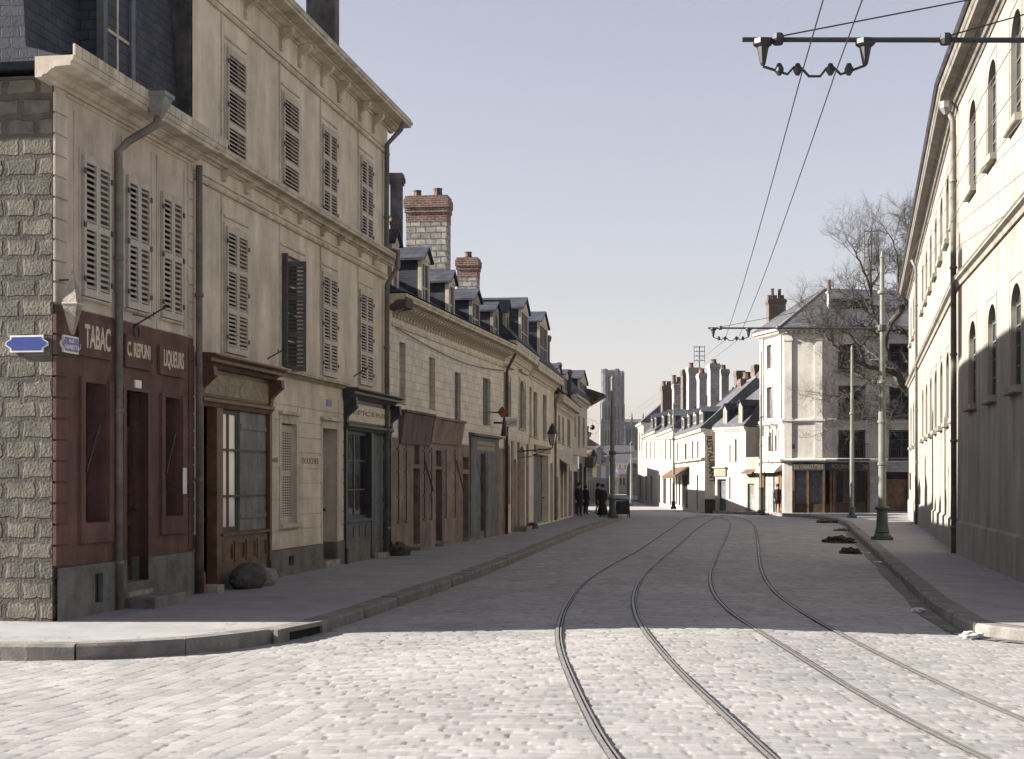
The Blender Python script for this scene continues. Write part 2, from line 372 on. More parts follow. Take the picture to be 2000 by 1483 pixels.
# ------------------------------------------------------------------ pavements and kerbs
def resample(P, step):
    out = [P[0]]
    for a, b in zip(P, P[1:]):
        n = max(1, int(math.dist(a, b)/step))
        out += [(a[0]+(b[0]-a[0])*i/n, a[1]+(b[1]-a[1])*i/n) for i in range(1, n+1)]
    return out
def smooth_line(P, it=2):
    for _ in range(it):
        Q = [P[0]]
        for a, b in zip(P, P[1:]):
            Q += [(a[0]*.75+b[0]*.25, a[1]*.75+b[1]*.25), (a[0]*.25+b[0]*.75, a[1]*.25+b[1]*.75)]
        P = Q+[P[-1]]
    return P
def offset(P, d):
    out = []
    for i, p in enumerate(P):
        a = P[max(0, i-1)]; b = P[min(len(P)-1, i+1)]
        t = Vector((b[0]-a[0], b[1]-a[1])).normalized()
        out.append((p[0]-t.y*d, p[1]+t.x*d))
    return out
LK = [gp(x, y, True) for x, y in ((85,1292),(250,1286),(380,1277),(480,1264),(560,1252),(640,1234),(750,1195),(900,1141),(970,1114),(1080,1067),(1150,1037),(1196,1022))]
x0, y0 = LK[0]
LK = [(x0-40*.985, y0+40*.165), (x0-6*.985, y0+6*.165)]+LK
pe = gp(1216, 1016, True)
LK = smooth_line(LK+[pe, (pe[0]+.1, pe[1]+3), (pe[0]-.6, pe[1]+9), (5.2, 112), (5.2, 117)], 2)
def pavement(K, side, width, names, extra):
    K = resample(K, .8)
    w = .28
    I = offset(K, side*w)
    kb = MB()
    # kerb stones with open joints
    acc = 0; start = 0; stones = []
    for i in range(1, len(K)):
        acc += math.dist(K[i-1], K[i])
        if acc > 1.15: stones.append((start, i)); start = i; acc = 0
    for a, b in stones:
        for i in range(a, b):
            p, q, pi, qi = K[i], K[i+1], I[i], I[i+1]
            f0 = .03 if i == a else 0; f1 = .97 if i == b-1 else 1
            lerp = lambda A, B, t: (A[0]+(B[0]-A[0])*t, A[1]+(B[1]-A[1])*t)
            p, q, pi, qi = lerp(p,q,f0), lerp(p,q,f1), lerp(pi,qi,f0), lerp(pi,qi,f1)
            dz = random.Random(a).uniform(-.008, .008)
            zt = lambda P: G(P[1])+.004+dz
            e = .03   # rounded nose
            pn, qn = lerp(p, pi, e/w), lerp(q, qi, e/w)
            zb = lambda P: G(P[1])-.4
            kb.quad((*p, zb(p)), (*q, zb(q)), (*q, zt(q)-e), (*p, zt(p)-e))
            kb.quad((*p, zt(p)-e), (*q, zt(q)-e), (*qn, zt(q)), (*pn, zt(p)))
            kb.quad((*pn, zt(p)), (*qn, zt(q)), (*qi, zt(q)), (*pi, zt(p)))
            if i == a: kb.quad((*p, zb(p)), (*p, zt(p)-e), (*pn, zt(p)), (*pi, zt(p)), (*pi, zb(pi)))
            if i == b-1: kb.quad((*q, zb(q)), (*q, zt(q)-e), (*qn, zt(q)), (*qi, zt(q)), (*qi, zb(qi)))
    kb.build('kerb', M['kerb'], kind='structure')
    return K, I
LKr, LI = pavement(LK, 1, 12, None, None)
pv = MB()
for i in range(len(LI)-1):
    a, b = LI[i], LI[i+1]
    da = (-9.0+a[0]*.2, a[1]) if a[1] > 22 else (a[0]-7, a[1]+9); db = (-9.0+b[0]*.2, b[1]) if b[1] > 22 else (b[0]-7, b[1]+9)
    if a[1] < 22 <= b[1]: da = (a[0]-7, a[1]+9)
    pv.quad((*a, G(a[1])), (*b, G(b[1])), (*db, G(b[1])-.004*(b[1] < 22)), (*da, G(a[1])-.004*(a[1] < 22)))
pv.build('pavement', M['pave'], kind='structure')
RK = [gp(x, y, True) for x, y in ((1240,979),(1290,985.5),(1320,992),(1345,998),(1375,1001.5),(1400,1003.5),(1485,1006),(1530,1008.5),(1575,1011),(1620,1017),(1648,1024.5),(1656,1032),(1668,1046),(1691,1066),(1720,1097),(1755,1131),(1805,1180),(1856,1218),(1900,1244))]
RK = [(13.5, 300), (13.0, 190)]+RK
xe, ye = RK[-1]
RK = smooth_line(RK+[(xe+.9, ye-.9), (xe+2.2, ye-1.6), (xe+5, ye-2.2), (xe+30, ye-4)], 2)
RKr, RI = pavement(RK, 1, 12, None, None)
pv = MB()
for i in range(len(RI)-1):
    a, b = RI[i], RI[i+1]
    far = lambda p: (max(p[0]+3, min(45, 30)), p[1]+ (0 if p[1] > 30 else .12*(30-p[1])))
    da, db = far(a), far(b)
    pv.quad((*a, G(a[1])), (*b, G(b[1])), (*db, G(b[1])), (*da, G(a[1])))
pv.build('pavement', M['pave'], kind='structure')
gt = MB(); rr = random.Random(3)
seg = [p for p in RKr if 16 < p[1] < 62 and p[0] < 16]
O1 = offset(seg, -.02)
for i in range(len(seg)-1):
    w0, w1_ = .22+.03*math.sin(i*.9), .22+.03*math.sin((i+1)*.9)
    a, b = O1[i], O1[i+1]; n_ = Vector((b[1]-a[1], a[0]-b[0])).normalized()
    c_, d_ = (a[0]+n_.x*w0, a[1]+n_.y*w0), (b[0]+n_.x*w1_, b[1]+n_.y*w1_)
    zz = lambda p: zroad(p[0], p[1])+.010
    gt.quad((*a, zz(a)), (*b, zz(b)), (*d_, zz(d_)-.004), (*c_, zz(c_)-.004))
gt.build('gutter', M['plinth'], kind='structure')
# storm drain mouth in the left kerb
dp = gp(585, 1236); 
# ------------------------------------------------------------------ tram track
RP = [
 [(1385,1008),(1345,1011),(1328,1017),(1315,1030),(1255,1071),(1186,1107),(1135,1140),(1104,1182),(1091,1218),(1088,1240),(1092,1269),(1101,1298),(1128,1362),(1165,1436),(1197,1483),(1260,1570)],
 [(1420,1007),(1395,1012),(1375,1022),(1351,1041),(1324,1065),(1279,1101),(1249,1131),(1236,1164),(1238,1194),(1250,1222),(1268,1248),(1324,1314),(1403,1388),(1483,1463),(1600,1570)],
 [(1360,1006),(1400,1009),(1418,1014),(1427,1021),(1421,1044),(1402,1080),(1389,1110),(1386,1137),(1395,1164),(1422,1194),(1476,1231),(1605,1314),(1721,1383),(1833,1441),(2060,1550)],
 [(1400,1006),(1440,1010),(1465,1018),(1475,1029),(1480,1059),(1483,1095),(1489,1122),(1507,1152),(1546,1185),(1631,1235),(1748,1296),(1907,1370),(2200,1490)]]
def rail_mesh(line):
    P = resample(smooth_line(line, 3), .25)
    mb = MB()
    def strip(o0, o1, z0, z1, mi):
        o0 *= .64; o1 *= .64; z0 -= .006; z1 -= .006
        A = offset(P, o0); B = offset(P, o1); mb.cur = mi
        for i in range(len(P)-1):
            zz = lambda p: zroad(p[0], p[1])
            mb.quad((*A[i], zz(A[i])+z0), (*A[i+1], zz(A[i+1])+z0), (*B[i+1], zz(B[i+1])+z1), (*B[i], zz(B[i])+z1))
    strip(-.050, -.035, .012, .014, 1)
    strip(-.035, .02, .020, .020, 0); strip(.02, .021, .020, -.01, 1); strip(.021, .046, .004, .004, 1)
    strip(.046, .047, .004, .020, 1); strip(.047, .07, .020, .020, 0); strip(.07, .085, .014, .012, 1)
    return mb
for a, b, lab in ((0, 1, 'left tram track, curving up the street towards the far pole'), (2, 3, 'right tram track, nearer the long pale building')):
    p = [gp(x, y, True) for x, y in RP[a]]; q = [gp(x, y, True) for x, y in RP[b]]
    t = empty('tram_track', (0, 0, 0), label=lab, cat='tram track', group='tram tracks in the setts')
    [rail_mesh(z).build('rail', [M['rail'], M['groove'], M['kerb']], t) for z in (p, q)]
# ------------------------------------------------------------------ building kit (all in facade space)
def wall(mb, x0, x1, z0, z1, holes=(), y=0.0, t=.28):
    H = [(max(x0, h[0]), min(x1, h[1]), max(z0, h[2]), min(z1, h[3])) for h in holes]
    H = [h for h in H if h[1]-h[0] > .001 and h[3]-h[2] > .001]
    xs = sorted({x0, x1} | {h[0] for h in H} | {h[1] for h in H}); zs = sorted({z0, z1} | {h[2] for h in H} | {h[3] for h in H})
    for xa, xb in zip(xs, xs[1:]):
        for za, zb in zip(zs, zs[1:]):
            cx, cz = (xa+xb)/2, (za+zb)/2
            if any(h[0] < cx < h[1] and h[2] < cz < h[3] for h in H): continue
            mb.quad((xa,y,za), (xb,y,za), (xb,y,zb), (xa,y,zb))
    for (a, b, c, d), o in zip(H, [h for h in holes]):
        mb.quad((a,y,c), (a,y+t,c), (a,y+t,d), (a,y,d)); mb.quad((b,y,c), (b,y,d), (b,y+t,d), (b,y+t,c))
        if d < z1-.001: mb.quad((a,y,d), (a,y+t,d), (b,y+t,d), (b,y,d))
        if c > z0+.001: mb.quad((a,y,c), (b,y,c), (b,y+t,c), (a,y+t,c))
    return mb
def arch_fill(mb, a, b, zt, y=0.0, t=.28, rise=None, n=8):
    r = (b-a)/2; rise = rise or r; cx = (a+b)/2; zs = zt-rise
    for sgn in (-1, 1):
        pts = [(cx+sgn*r, zt)]+[(cx+sgn*r*math.cos(PI/2*k/n), zs+rise*math.sin(PI/2*k/n)) for k in range(n+1)]
        mb.prism(pts, y-.001, y+t)
def pane_window(root, r, mat=None, frame=None, cols=2, rows=4, y=.20, name='window', fw=.055, label=None):
    a, b, c, d = r; fb = MB()
    fb.box(a, a+fw, y-.01, y+.03, c, d); fb.box(b-fw, b, y-.01, y+.03, c, d); fb.box(a+fw, b-fw, y-.01, y+.03, c, c+fw); fb.box(a+fw, b-fw, y-.01, y+.03, d-fw, d)
    for i in range(1, cols):
        x = a+(b-a)*i/cols; w = .04 if i*2 == cols else .015; fb.box(x-w, x+w, y-.008, y+.025, c+fw, d-fw)
    for i in range(1, rows):
        z = c+(d-c)*i/rows; fb.box(a+fw, b-fw, y-.006, y+.02, z-.014, z+.014)
    w = fb.build(name, frame or M['shutter'], root, label=label)
    p = MB(); p.box(a+.01, b-.01, y+.008, y+.024, c+.01, d-.01); p.build('pane', mat or M['glass'], w)
    return w
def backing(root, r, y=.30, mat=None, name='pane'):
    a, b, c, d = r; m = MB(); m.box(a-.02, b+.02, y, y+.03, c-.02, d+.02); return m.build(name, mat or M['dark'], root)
def louvre(mb, w, h, panels=3, pitch=.062, st=.055):
    mb.box(0, st, -.02, .02, 0, h); mb.box(w-st, w, -.02, .02, 0, h)
    rails = [0]+[h*(i/panels) for i in range(1, panels)]+[h]
    for i, z in enumerate(rails):
        z0, z1 = (z, z+.1) if i == 0 else ((z-.1, z) if i == panels else (z-.045, z+.045))
        mb.box(st, w-st, -.0195, .0195, z0, z1)
    for i in range(panels):
        za = rails[i]+(.1 if i == 0 else .045); zb = rails[i+1]-(.1 if i == panels-1 else .045)
        n = max(1, int((zb-za)/pitch)); p = (zb-za)/n
        for k in range(n):
            z = za+(k+.5)*p
            mb.extr([(-.018, z-.020), (-.012, z-.026), (.018, z+.012), (.012, z+.018)], st, w-st)
    return mb
def shutters(root, r, leaves=2, panels=3, y=-.03, pitch=.062, mat=None, angle=None, hinge=True):
    a, b, c, d = r; mat = mat or M['shutter']; w = (b-a)/leaves-.006
    backing(root, (a+.03, b-.03, c+.02, d-.02), .12)
    key = (round(w, 4), round(d-c, 4), panels)
    me = None
    for i in range(leaves):
        if me is None:
            o = louvre(MB(), w, d-c, panels, pitch).build('shutter', mat, root); me = o.data
        else:
            o = bpy.data.objects.new('shutter', me); COL.objects.link(o); o.parent = root
        o.location = (a+i*(b-a)/leaves+.003, y, c)
        if hinge and (i == 0 or i == leaves-1):
            for hz in (.12, .5, .88):
                x = a-.03 if i == 0 else b-.03
                hb = MB(); hb.box(x, x+.06, y-.035, y-.021, c+(d-c)*hz-.035, c+(d-c)*hz+.035); hb.build('hinge', M['iron'], o).location = (-o.location.x, -y, -c)
def solid_shutter(root, r, mat, y=.03, leaves=1, name='shutter', boards=3):
    a, b, c, d = r
    for i in range(leaves):
        xa = a+(b-a)*i/leaves+.004; xb = a+(b-a)*(i+1)/leaves-.004; m = MB()
        for k in range(boards):
            m.box(xa+(xb-xa)*k/boards+.003, xa+(xb-xa)*(k+1)/boards-.003, y, y+.04, c, d)
        m.box(xa+.02, xb-.02, y-.02, y+.001, c+.2, c+.29); m.box(xa+.02, xb-.02, y-.02, y+.001, d-.3, d-.21)
        m.build(name, mat, root)
def panel_door(root, r, mat, y=.22, name='door', transom=0, leaf=1, label=None):
    a, b, c, d = r; m = MB(); top = d-transom
    m.box(a, b, y+.02, y+.05, c, top)
    n = leaf
    for i in range(n):
        xa = a+(b-a)*i/n+.008; xb = a+(b-a)*(i+1)/n-.008; w = .09
        m.box(xa, xa+w, y, y+.02, c, top); m.box(xb-w, xb, y, y+.02, c, top)
        h = top-c
        for (f0, f1) in ((0, .1), (.36, .42), (.9, 1)): m.box(xa+w, xb-w, y, y+.02, c+h*f0, c+h*f1)
        m.box(xa+w+.04, xb-w-.04, y+.006, y+.021, c+h*.13, c+h*.33); m.box(xa+w+.04, xb-w-.04, y+.006, y+.021, c+h*.46, c+h*.86)
    if transom: m.box(a, b, y-.01, y+.05, top, top+.07)
    dr = m.build(name, mat, root, label=label)
    if transom:
        p = MB(); p.box(a, b, y+.03, y+.05, top+.07, d); p.build('pane', M['glass'], dr)
    h = MB(); h.lathe(0, 0, [(.012,0),(.012,.05),(.03,.055),(.03,.09),(.01,.1)], 8)
    h.xf(Matrix.Translation((b-.07, y, c+1.0)) @ Matrix.Rotation(PI/2, 4, 'X')); h.build('handle', M['iron'], dr)
    return dr
def sill(mb, r, ov=.08, h=.09, out=.09):
    mb.extr([(.02, r[2]-h), (-out+.02, r[2]-h), (-out, r[2]-h+.02), (-out, r[2]-.015), (.05, r[2]+.004)], r[0]-ov, r[1]+ov)
def frame_trim(mb, r, w=.12, out=.03, bottom=False, head=.0):
    a, b, c, d = r
    mb.box(a-w, a, -out, .01, c, d); mb.box(b, b+w, -out, .01, c, d); mb.box(a-w, b+w, -out, .01, d, d+w+head)
    if head: mb.box(a-w-.05, b+w+.05, -out-.06, .01, d+w+head, d+w+head+.06)
    if bottom: mb.box(a-w, b+w, -out, .01, c-w, c)
def cornice(x0, x1, z0, z1, out, y=0):
    h = z1-z0
    return [(y+.05, z0), (y-.03, z0), (y-.05, z0+.12*h), (y-.10*1, z0+.16*h), (y-.35*out, z0+.38*h), (y-.42*out, z0+.40*h), (y-.45*out, z0+.48*h), (y-.9*out, z0+.52*h),
            (y-.92*out, z0+.72*h), (y-.97*out, z0+.76*h), (y-out, z0+.92*h), (y-out, z1), (y+.05, z1)]
def console(mb, x, z0, z1, w=.12, out=.2):
    h = z1-z0
    mb.extr([(0.01, z0), (-.04, z0), (-.07, z0+.12*h), (-.05, z0+.3*h), (-.09, z0+.5*h), (-out*.85, z0+.72*h), (-out, z0+.86*h), (-out, z1), (.01, z1)], x-w/2, x+w/2)
def shell(root, f, x0, x1, z0, z1, D, mat, name='side_wall', y0=.02):
    m = MB()
    m.box(x0, x0+.25, y0, D, z0, z1); m.box(x1-.25, x1, y0, D, z0, z1); m.box(x0+.25, x1-.25, D-.25, D, z0, z1)
    return m.build(name, mat, root)
def roof(root, x0, x1, prof, mat, name='roof', ridge=True):
    o = MB().extr(prof, x0, x1).build(name, mat, root)
    if ridge:
        p = max(prof, key=lambda q: q[1]); m = MB(); x = x0
        while x < x1-.2:
            m.tube([(x, p[0], p[1]), (min(x1, x+.36), p[0], p[1]+.012)], .07, 6); x += .33
        m.build('ridge_tiles', M['zinc'], o)
    return o
def dormer(root, x0, x1, z0, z1, yf, dep, wallm, fm, peak=.45, arched=False, open_=None, name='dormer'):
    # z1 = eaves of the dormer, roof ridge runs back into the main roof
    b = MB(); b.box(x0+.03, x1-.03, yf+.04, yf+dep, z0, z1)
    cx = (x0+x1)/2
    o = b.build(name, wallm, root)
    rf = MB(); ov = .07; pk = peak
    for sgn in (-1, 1):
        xe = x0-ov if sgn < 0 else x1+ov
        e0, e1 = (xe, z1-.05), (cx, z1+pk)
        rf.prism([(e0[0], e0[1]), (e1[0], e1[1]), (e1[0], e1[1]+.06), (e0[0], e0[1]+.06)], yf-.1, yf+dep+.8)
    rf.prism([(x0, z1-.02), (x1, z1-.02), (cx, z1+pk-.02)], yf+.06, yf+dep+.79)
    rr = rf.build('dormer_roof', M['slate'], o)
    fr = MB(); w = .13
    fr.box(x0, x0+w, yf, yf+.1, z0, z1); fr.box(x1-w, x1, yf, yf+.1, z0, z1); fr.box(x0+w, x1-w, yf, yf+.1, z0, z0+.1)
    zt = z1-.12
    if arched: arch_fill(fr, x0+w, x1-w, zt+.02, yf, .1)
    fr.box(x0+w, x1-w, yf, yf+.1, zt, z1)
    fr.prism([(x0-.05, z1-.03), (x1+.05, z1-.03), (cx, z1+pk-.03)], yf-.02, yf+.055)
    fr.build('dormer_front', fm, o)
    p = MB(); p.box(x0+w, x1-w, yf+.05, yf+.07, z0+.1, zt); 
    pn = p.build('pane', M['glass'], o)
    m = MB(); m.box(cx-.025, cx+.025, yf+.03, yf+.051, z0+.1, zt); m.box(x0+w, x1-w, yf+.032, yf+.0505, (z0+zt)/2-.02, (z0+zt)/2+.02); m.build('glazing_bar', M['trim'], o)
    return o
def chimney(root, f, px0, px1, ptop, pbot, Y, dep, mat, cap=None, capm=None, pots=(), rz=0, potm=None, caph=.35, split=None):
    a, b = wp(px0, ptop, Y), wp(px1, pbot, Y); w = b.x-a.x; z1, z0 = a.z, b.z
    T = f.Mi @ Matrix.Translation(((a.x+b.x)/2, Y, 0)) @ Matrix.Rotation(rz, 4, 'Z')
    m = MB(); e = .07; x0, x1 = -w/2+e, w/2-e
    m.box(x0, x1, 0, dep, z0-1.0, z1-caph); o = m.xf(T).build('chimney', mat, root)
    if split:
        m = MB(); zs = z1-caph-split; m.box(x0-.008, x1+.008, -.008, dep+.008, zs, z1-caph+.001); m.xf(T).build('brick_course', M['brick'], o)
    c = MB(); c.box(x0-.04, x1+.04, -.04, dep+.04, z1-caph, z1-caph*.7); c.box(x0-e, x1+e, -e, dep+e, z1-caph*.7, z1-caph*.2); c.box(x0-.03, x1+.03, -.03, dep+.03, z1-caph*.2, z1)
    c.xf(T).build('chimney_cap', capm or mat, o)
    for (px, ph, r) in pots:
        p = MB(); x = (px-(px0+px1)/2)/F*Y; h = ph/F*Y
        p.lathe(x, dep/2, [(r*1.5, z1), (r*1.25, z1+.06), (r*1.05, z1+h*.5), (r, z1+h*.85), (r*1.15, z1+h*.9), (r*1.15, z1+h), (r*.8, z1+h)], 10)
        p.xf(T).build('chimney_pot', potm or M['tile'], o)
    return o
def downpipe(root, pts, r=.05, mat=None, collars=True):
    m = MB(); m.tube(pts, r, 8)
    if collars:
        for (a, b) in zip(pts, pts[1:]):
            a, b = Vector(a), Vector(b)
            if abs(a.z-b.z) > 1.5:
                n = int(abs(a.z-b.z)/1.9)
                for i in range(1, n+1):
                    p = a.lerp(b, (i-.3)/n); m.tube([p-Vector((0,0,.03)), p+Vector((0,0,.03))], r*1.3, 8)
    return m.build('drainpipe', mat or M['pipe'], root, smooth=True)
def text(s, mat, parent, r, y, name='lettering', narrow=False, bold=0.0, outline=None, Mx=None):
    cu = bpy.data.curves.new('t', 'FONT'); cu.body = s; cu.size = 1; cu.extrude = .004; cu.offset = bold; cu.resolution_u = 3; cu.align_x = 'LEFT'
    t = bpy.data.objects.new('t', cu); COL.objects.link(t)
    dg = bpy.context.evaluated_depsgraph_get(); me = bpy.data.meshes.new_from_object(t.evaluated_get(dg))
    bpy.data.objects.remove(t)
    P = [v.co.copy() for v in me.vertices]
    xa, xb = min(p.x for p in P), max(p.x for p in P); ya, yb = min(p.y for p in P), max(p.y for p in P)
    a, b, c, d = r
    for v, p in zip(me.vertices, P):
        q = Vector((a+(p.x-xa)/(xb-xa)*(b-a), y-p.z, c+(p.y-ya)/(yb-ya)*(d-c)))
        v.co = Mx @ q if Mx else q
    me.materials.clear(); me.materials.append(mat)
    o = bpy.data.objects.new(name, me); COL.objects.link(o); o.parent = parent
    return o
# ================================================================== LEFT ROW
VL = (1490-1000)/F
def onL(px):       # foot of the straight left facade plane under a picture column
    b = gp(744, 1087); x0 = b[0]-VL*b[1]; k = (px-1000)/F
    y = x0/(k-VL); return (k*y, y)
# ------------------------------------------------------------------ corner tobacco shop
fA = Fac(onL(105), onL(376)); L = fA.L
A = fA.root('corner_house', label='two storey corner house with dark red painted ground floor and TABAC sign', cat='house', group='houses along the left pavement')
zplin = fA.z(285, 1088); zred = fA.z(145, 604); zc = fA.z(376, 314); D = 6.5
up = [fA.rect(158, 211, 300, 577), fA.rect(244, 288, 351, 610), fA.rect(312, 352, 397, 634)]
zz0, zz1 = up[0][2], up[0][3]; up = [(u[0], u[1], zz0, zz1) for u in up]
w1 = fA.rect(160, 207, 745, 1022); w3 = fA.rect(317, 351, 775, 1009); dr = fA.rect(242, 284.5, 762, 1139)
dr = (dr[0], dr[1], max(.22, dr[2]), dr[3])
vent = fA.rect(179, 194, 1121, 1178)
lows = [w1, w3, dr, vent]
wall(MB(), 0, L, -.4, zplin, lows, -.05, .4).build('plinth', M['plinth'], A)
wall(MB(), 0, L, zplin, zred, lows, -.012, .32).build('ground_floor_wall', M['red'], A)
wall(MB(), 0, L, zred, zc+.15, up, 0, .2).build('upper_wall', M['plaster_tabac'], A)
m = MB(); m2 = MB()      # quoin joints, string and framing lines as raised fields
s1 = fA.s(130); s0 = fA.s(107)
zq = zred+.06
jo = (fA.z(107,197)-fA.z(107,237))
for k in range(14):
    za = zred+.03+k*.262; zb = za+.235
    if zb > zc-.1: break
    m.box(0.001, s1, -.018, .01, za, zb); m2.box(fA.s(366), L-.001, -.018, .01, za, zb)
m.build('quoins', M['plaster_tabac'], A); m2.build('quoins', M['plaster_tabac'], A)
m = MB(); m2 = MB()
for k in range(12):
    za = zplin+.03+k*.262; zb = min(za+.235, zred-.02)
    if za > zred-.1: break
    m.box(0.001, s1, -.030, .01, za, zb); m2.box(fA.s(366), L-.001, -.030, .01, za, zb)
m.build('painted_quoins', M['red'], A); m2.build('painted_quoins', M['red'], A)
zs = fA.z(105, 185)
xs_f = [(fA.s(143), fA.s(222)), (fA.s(236), fA.s(296)), (fA.s(305), fA.s(360))]
for i, u in enumerate(up):
    m = MB(); frame_trim(m, u, .07, .012)
    m.box(xs_f[i][0], xs_f[i][1], -.014, .01, zred+.01, zz0-.1)
    m.box(xs_f[i][0], xs_f[i][0]+.035, -.016, .01, zz0-.1, zz1+.5); m.box(xs_f[i][1]-.035, xs_f[i][1], -.016, .01, zz0-.1, zz1+.5)
    sill(m, u, .03, .05, .05); m.build('window_frame', M['plaster_tabac'], A)
m = MB(); m.extr([(.01, zz1+.62), (-.02, zz1+.62), (-.02, zz1+.66), (.01, zz1+.67)], s1, fA.s(364))
m.build('string_course', M['plaster_tabac'], A)
for u in up: shutters(A, u, 2, 2, -.035, .075)
m = MB(); zt = fA.z(405, 268, -.45)
m.extr(cornice(0, 0, zc-.03, zt, .45), -.40, L+.02); m.build('cornice', M['trim'], A)
# eave strip of flat tiles, mansard and a tall dormer
m = MB(); x = -.38
while x < L+.25:
    m.box(x, x+.20, -.46, -.43, zt+.005, zt+.14); x += .215
m.xf(Matrix.Identity(4)).build('eave_tiles', M['trim'], A)
rA = roof(A, -.30, L-.01, [(-.42, zt-.02), (.22, zt+.16), (.34, zt+2.5), (D/2, zt+3.4), (D+.2, zt-.02)], M['slate'])
dx0, dx1 = fA.s(206, -.1), fA.s(262, -.1)
dm = dormer(A, dx0-.1, dx1, zt+.05, zt+1.75, -.12, 1.8, M['slate'], M['bluegrey'], .5)
shell(A, fA, 0, L-.02, -.4, zc+.1, D, M['rubble'])
# openings of the ground floor
for r in (w1, w3):
    m = MB(); a, b, c, d = r; w = .13
    m.box(a-w, a-.001, -.055, .0, c-.22, d+.05); m.box(b+.001, b+w, -.055, .0, c-.22, d+.05); m.box(a, b, -.055, .0, c-.22, c-.002)
    m.box(a-w, b+w, -.062, .0, c-.26, c-.221); m.build('window_surround', M['red'], A)
for r in (w1, w3):
    a, b, c, d = r
    pane_window(A, r, M['dark'], M['redwood'], 2, 3, .26)
    sh = MB(); sw = (b-a)*.62                # inner shutter leaf folded half open against the reveal
    sh.box(0, sw, 0, .035, c+.02, d-.02); sh.box(.05, sw-.05, -.012, .001, c+.15, c+.8); sh.box(.05, sw-.05, -.012, .001, c+.95, d-.15)
    sh.xf(Matrix.Translation((a+.01, .03, 0)) @ Matrix.Rotation(.42, 4, 'Z')); o = sh.build('folding_shutter', M['redwood'], A)
    bar = MB(); bar.tube([(a-.02, -.07, c+(d-c)*.36), (a+(b-a)*.62, -.03, c+(d-c)*.70)], .014, 6); bar.build('iron_bar', M['iron'], A)
panel_door(A, dr, M['redwood'], .20, transom=.55, leaf=2)
m = MB(); a, b, c, d = dr; m.box(a-.09, a, -.04, .1, .2, d+.05); m.box(b, b+.09, -.04, .1, .2, d+.05); m.box(a, b, -.04, .1, d, d+.05); m.build('door_frame', M['redwood'], A)
m = MB(); m.box(a-.05, b+.05, -.10, .3, -.05, .215); m.build('doorstep', M['rockpale'], A)
b0, b1 = fA.s(243, -.5), fA.s(322, -.3)
MB().box(a-.10, b+.28, -.50, -.101, -.05, .155).build('doorstep', M['kerb'], A, bev=.02)
backing(A, vent, .05, M['iron'], 'cellar_grille')
m = MB(); a, b, c, d = vent
for k in range(3): m.tube([(a+(b-a)*(k+.5)/3, 0, c), (a+(b-a)*(k+.5)/3, 0, d)], .012, 6)
m.build('grille_bars', M['iron'], A)
pm = MB(); pp = fA.rect(350, 357.5, 914, 965); pm.box(pp[0], pp[1], -.06, -.056, pp[2], pp[3]); pm.build('poster', M['paper'], A)
# painted name panels
for (r, tr, t) in ((fA.rect(147, 211, 618, 693), fA.rect(158, 208, 632, 679), 'TABAC'), (fA.rect(238, 289, 653, 716), fA.rect(241, 286, 666, 695), 'C. REPUNI'), (fA.rect(306, 354, 672, 731), fA.rect(313, 352, 682, 721), 'LIQUEURS')):
    m = MB(); m.box(r[0], r[1], -.055, -.012, r[2], r[3])
    for hx in (r[0]-.03, r[1]+.0):
        for hz in (r[2]+.1, r[3]-.16): m.box(hx, hx+.03, -.065, -.03, hz, hz+.12)
    p = m.build('sign_panel', M['red'], A); text(t, M['cream'], p, tr, -.056, bold=.02)
nm = MB(); nr = fA.rect(260, 272, 742, 762); nm.box(nr[0], nr[1], -.035, -.012, nr[2], nr[3]); nm.build('number_plate', M['enamelw'], A)
# rainwater hopper and pipe
hx = fA.s(305, -.5); px_ = fA.s(232, -.08); zh0, zh1 = fA.z(305, 228, -.5), fA.z(305, 184, -.5)
m = MB(); m.lathe(hx, -.53, [(.05, zh0-.02), (.06, zh0), (.13, zh0+.2), (.15, zh1-.06), (.17, zh1-.05), (.17, zh1)], 4, True); m.build('rain_hopper', M['zinc'], A)
downpipe(A, [(hx, -.53, zh0), (hx-.08, -.52, zh0-.14), (px_+.12, -.16, zc-.32), (px_, -.08, zc-.48), (px_, -.09, .02)], .055)
# things fixed to the corner
cx, cy = fA.M @ Vector((.08, -.17, 0)) , None
tz0, tz1, tzm = fA.z(112, 651, -.1), fA.z(120, 526, -.1), fA.z(118, 592, -.1)
t = empty('tobacco_sign', fA.M @ Vector((.10, -.20, tz0)), fA.rz, label='pale wooden double cone tobacconist sign at the house corner', cat='shop sign')
h = tz1-tz0; hm = tzm-tz0
m = MB(); m.lathe(0, 0, [(.012, 0), (.03, .02), (.135, hm), (.012, h)], 4); m.build('cone', M['rockpale'], t)
m = MB(); m.lathe(0, 0, [(.137, hm-.012), (.141, hm), (.137, hm+.012)], 4); m.build('band', M['trim'], t)
m = MB(); m.tube([(0, 0, hm+.3), (.02, .22, hm+.3)], .012, 6); m.build('bracket', M['iron'], t)
def plate(name, f, r, y, lines, label, cat, Mx=None):
    a, b, c, d = r; n = empty(name, (f.M @ Vector((a, y, c))), f.rz, label=label, cat=cat)
    w, h = b-a, d-c; k = .06
    poly = lambda g: [(k+g, g), (w-k-g, g), (w-k-g, k*.8), (w-g, k*1.4), (w-g*.4, h/2), (w-g, h-k*1.4), (w-k-g, h-k*.8), (w-k-g, h-g), (k+g, h-g), (k+g, h-k*.8), (g, h-k*1.4), (g*.4, h/2), (g, k*1.4), (k+g, k*.8)]
    m = MB(); m.prism(poly(0), -.010, .02); m.build('plate', M['enamelw'], n); m = MB(); m.prism(poly(.022), -.014, -.009); m.build('field', M['enamel'], n)
    for (t, r0, r1, z0, z1) in lines: text(t, M['enamelw'], n, (w*r0, w*r1, h*z0, h*z1), -.0145, bold=.01)
    return n
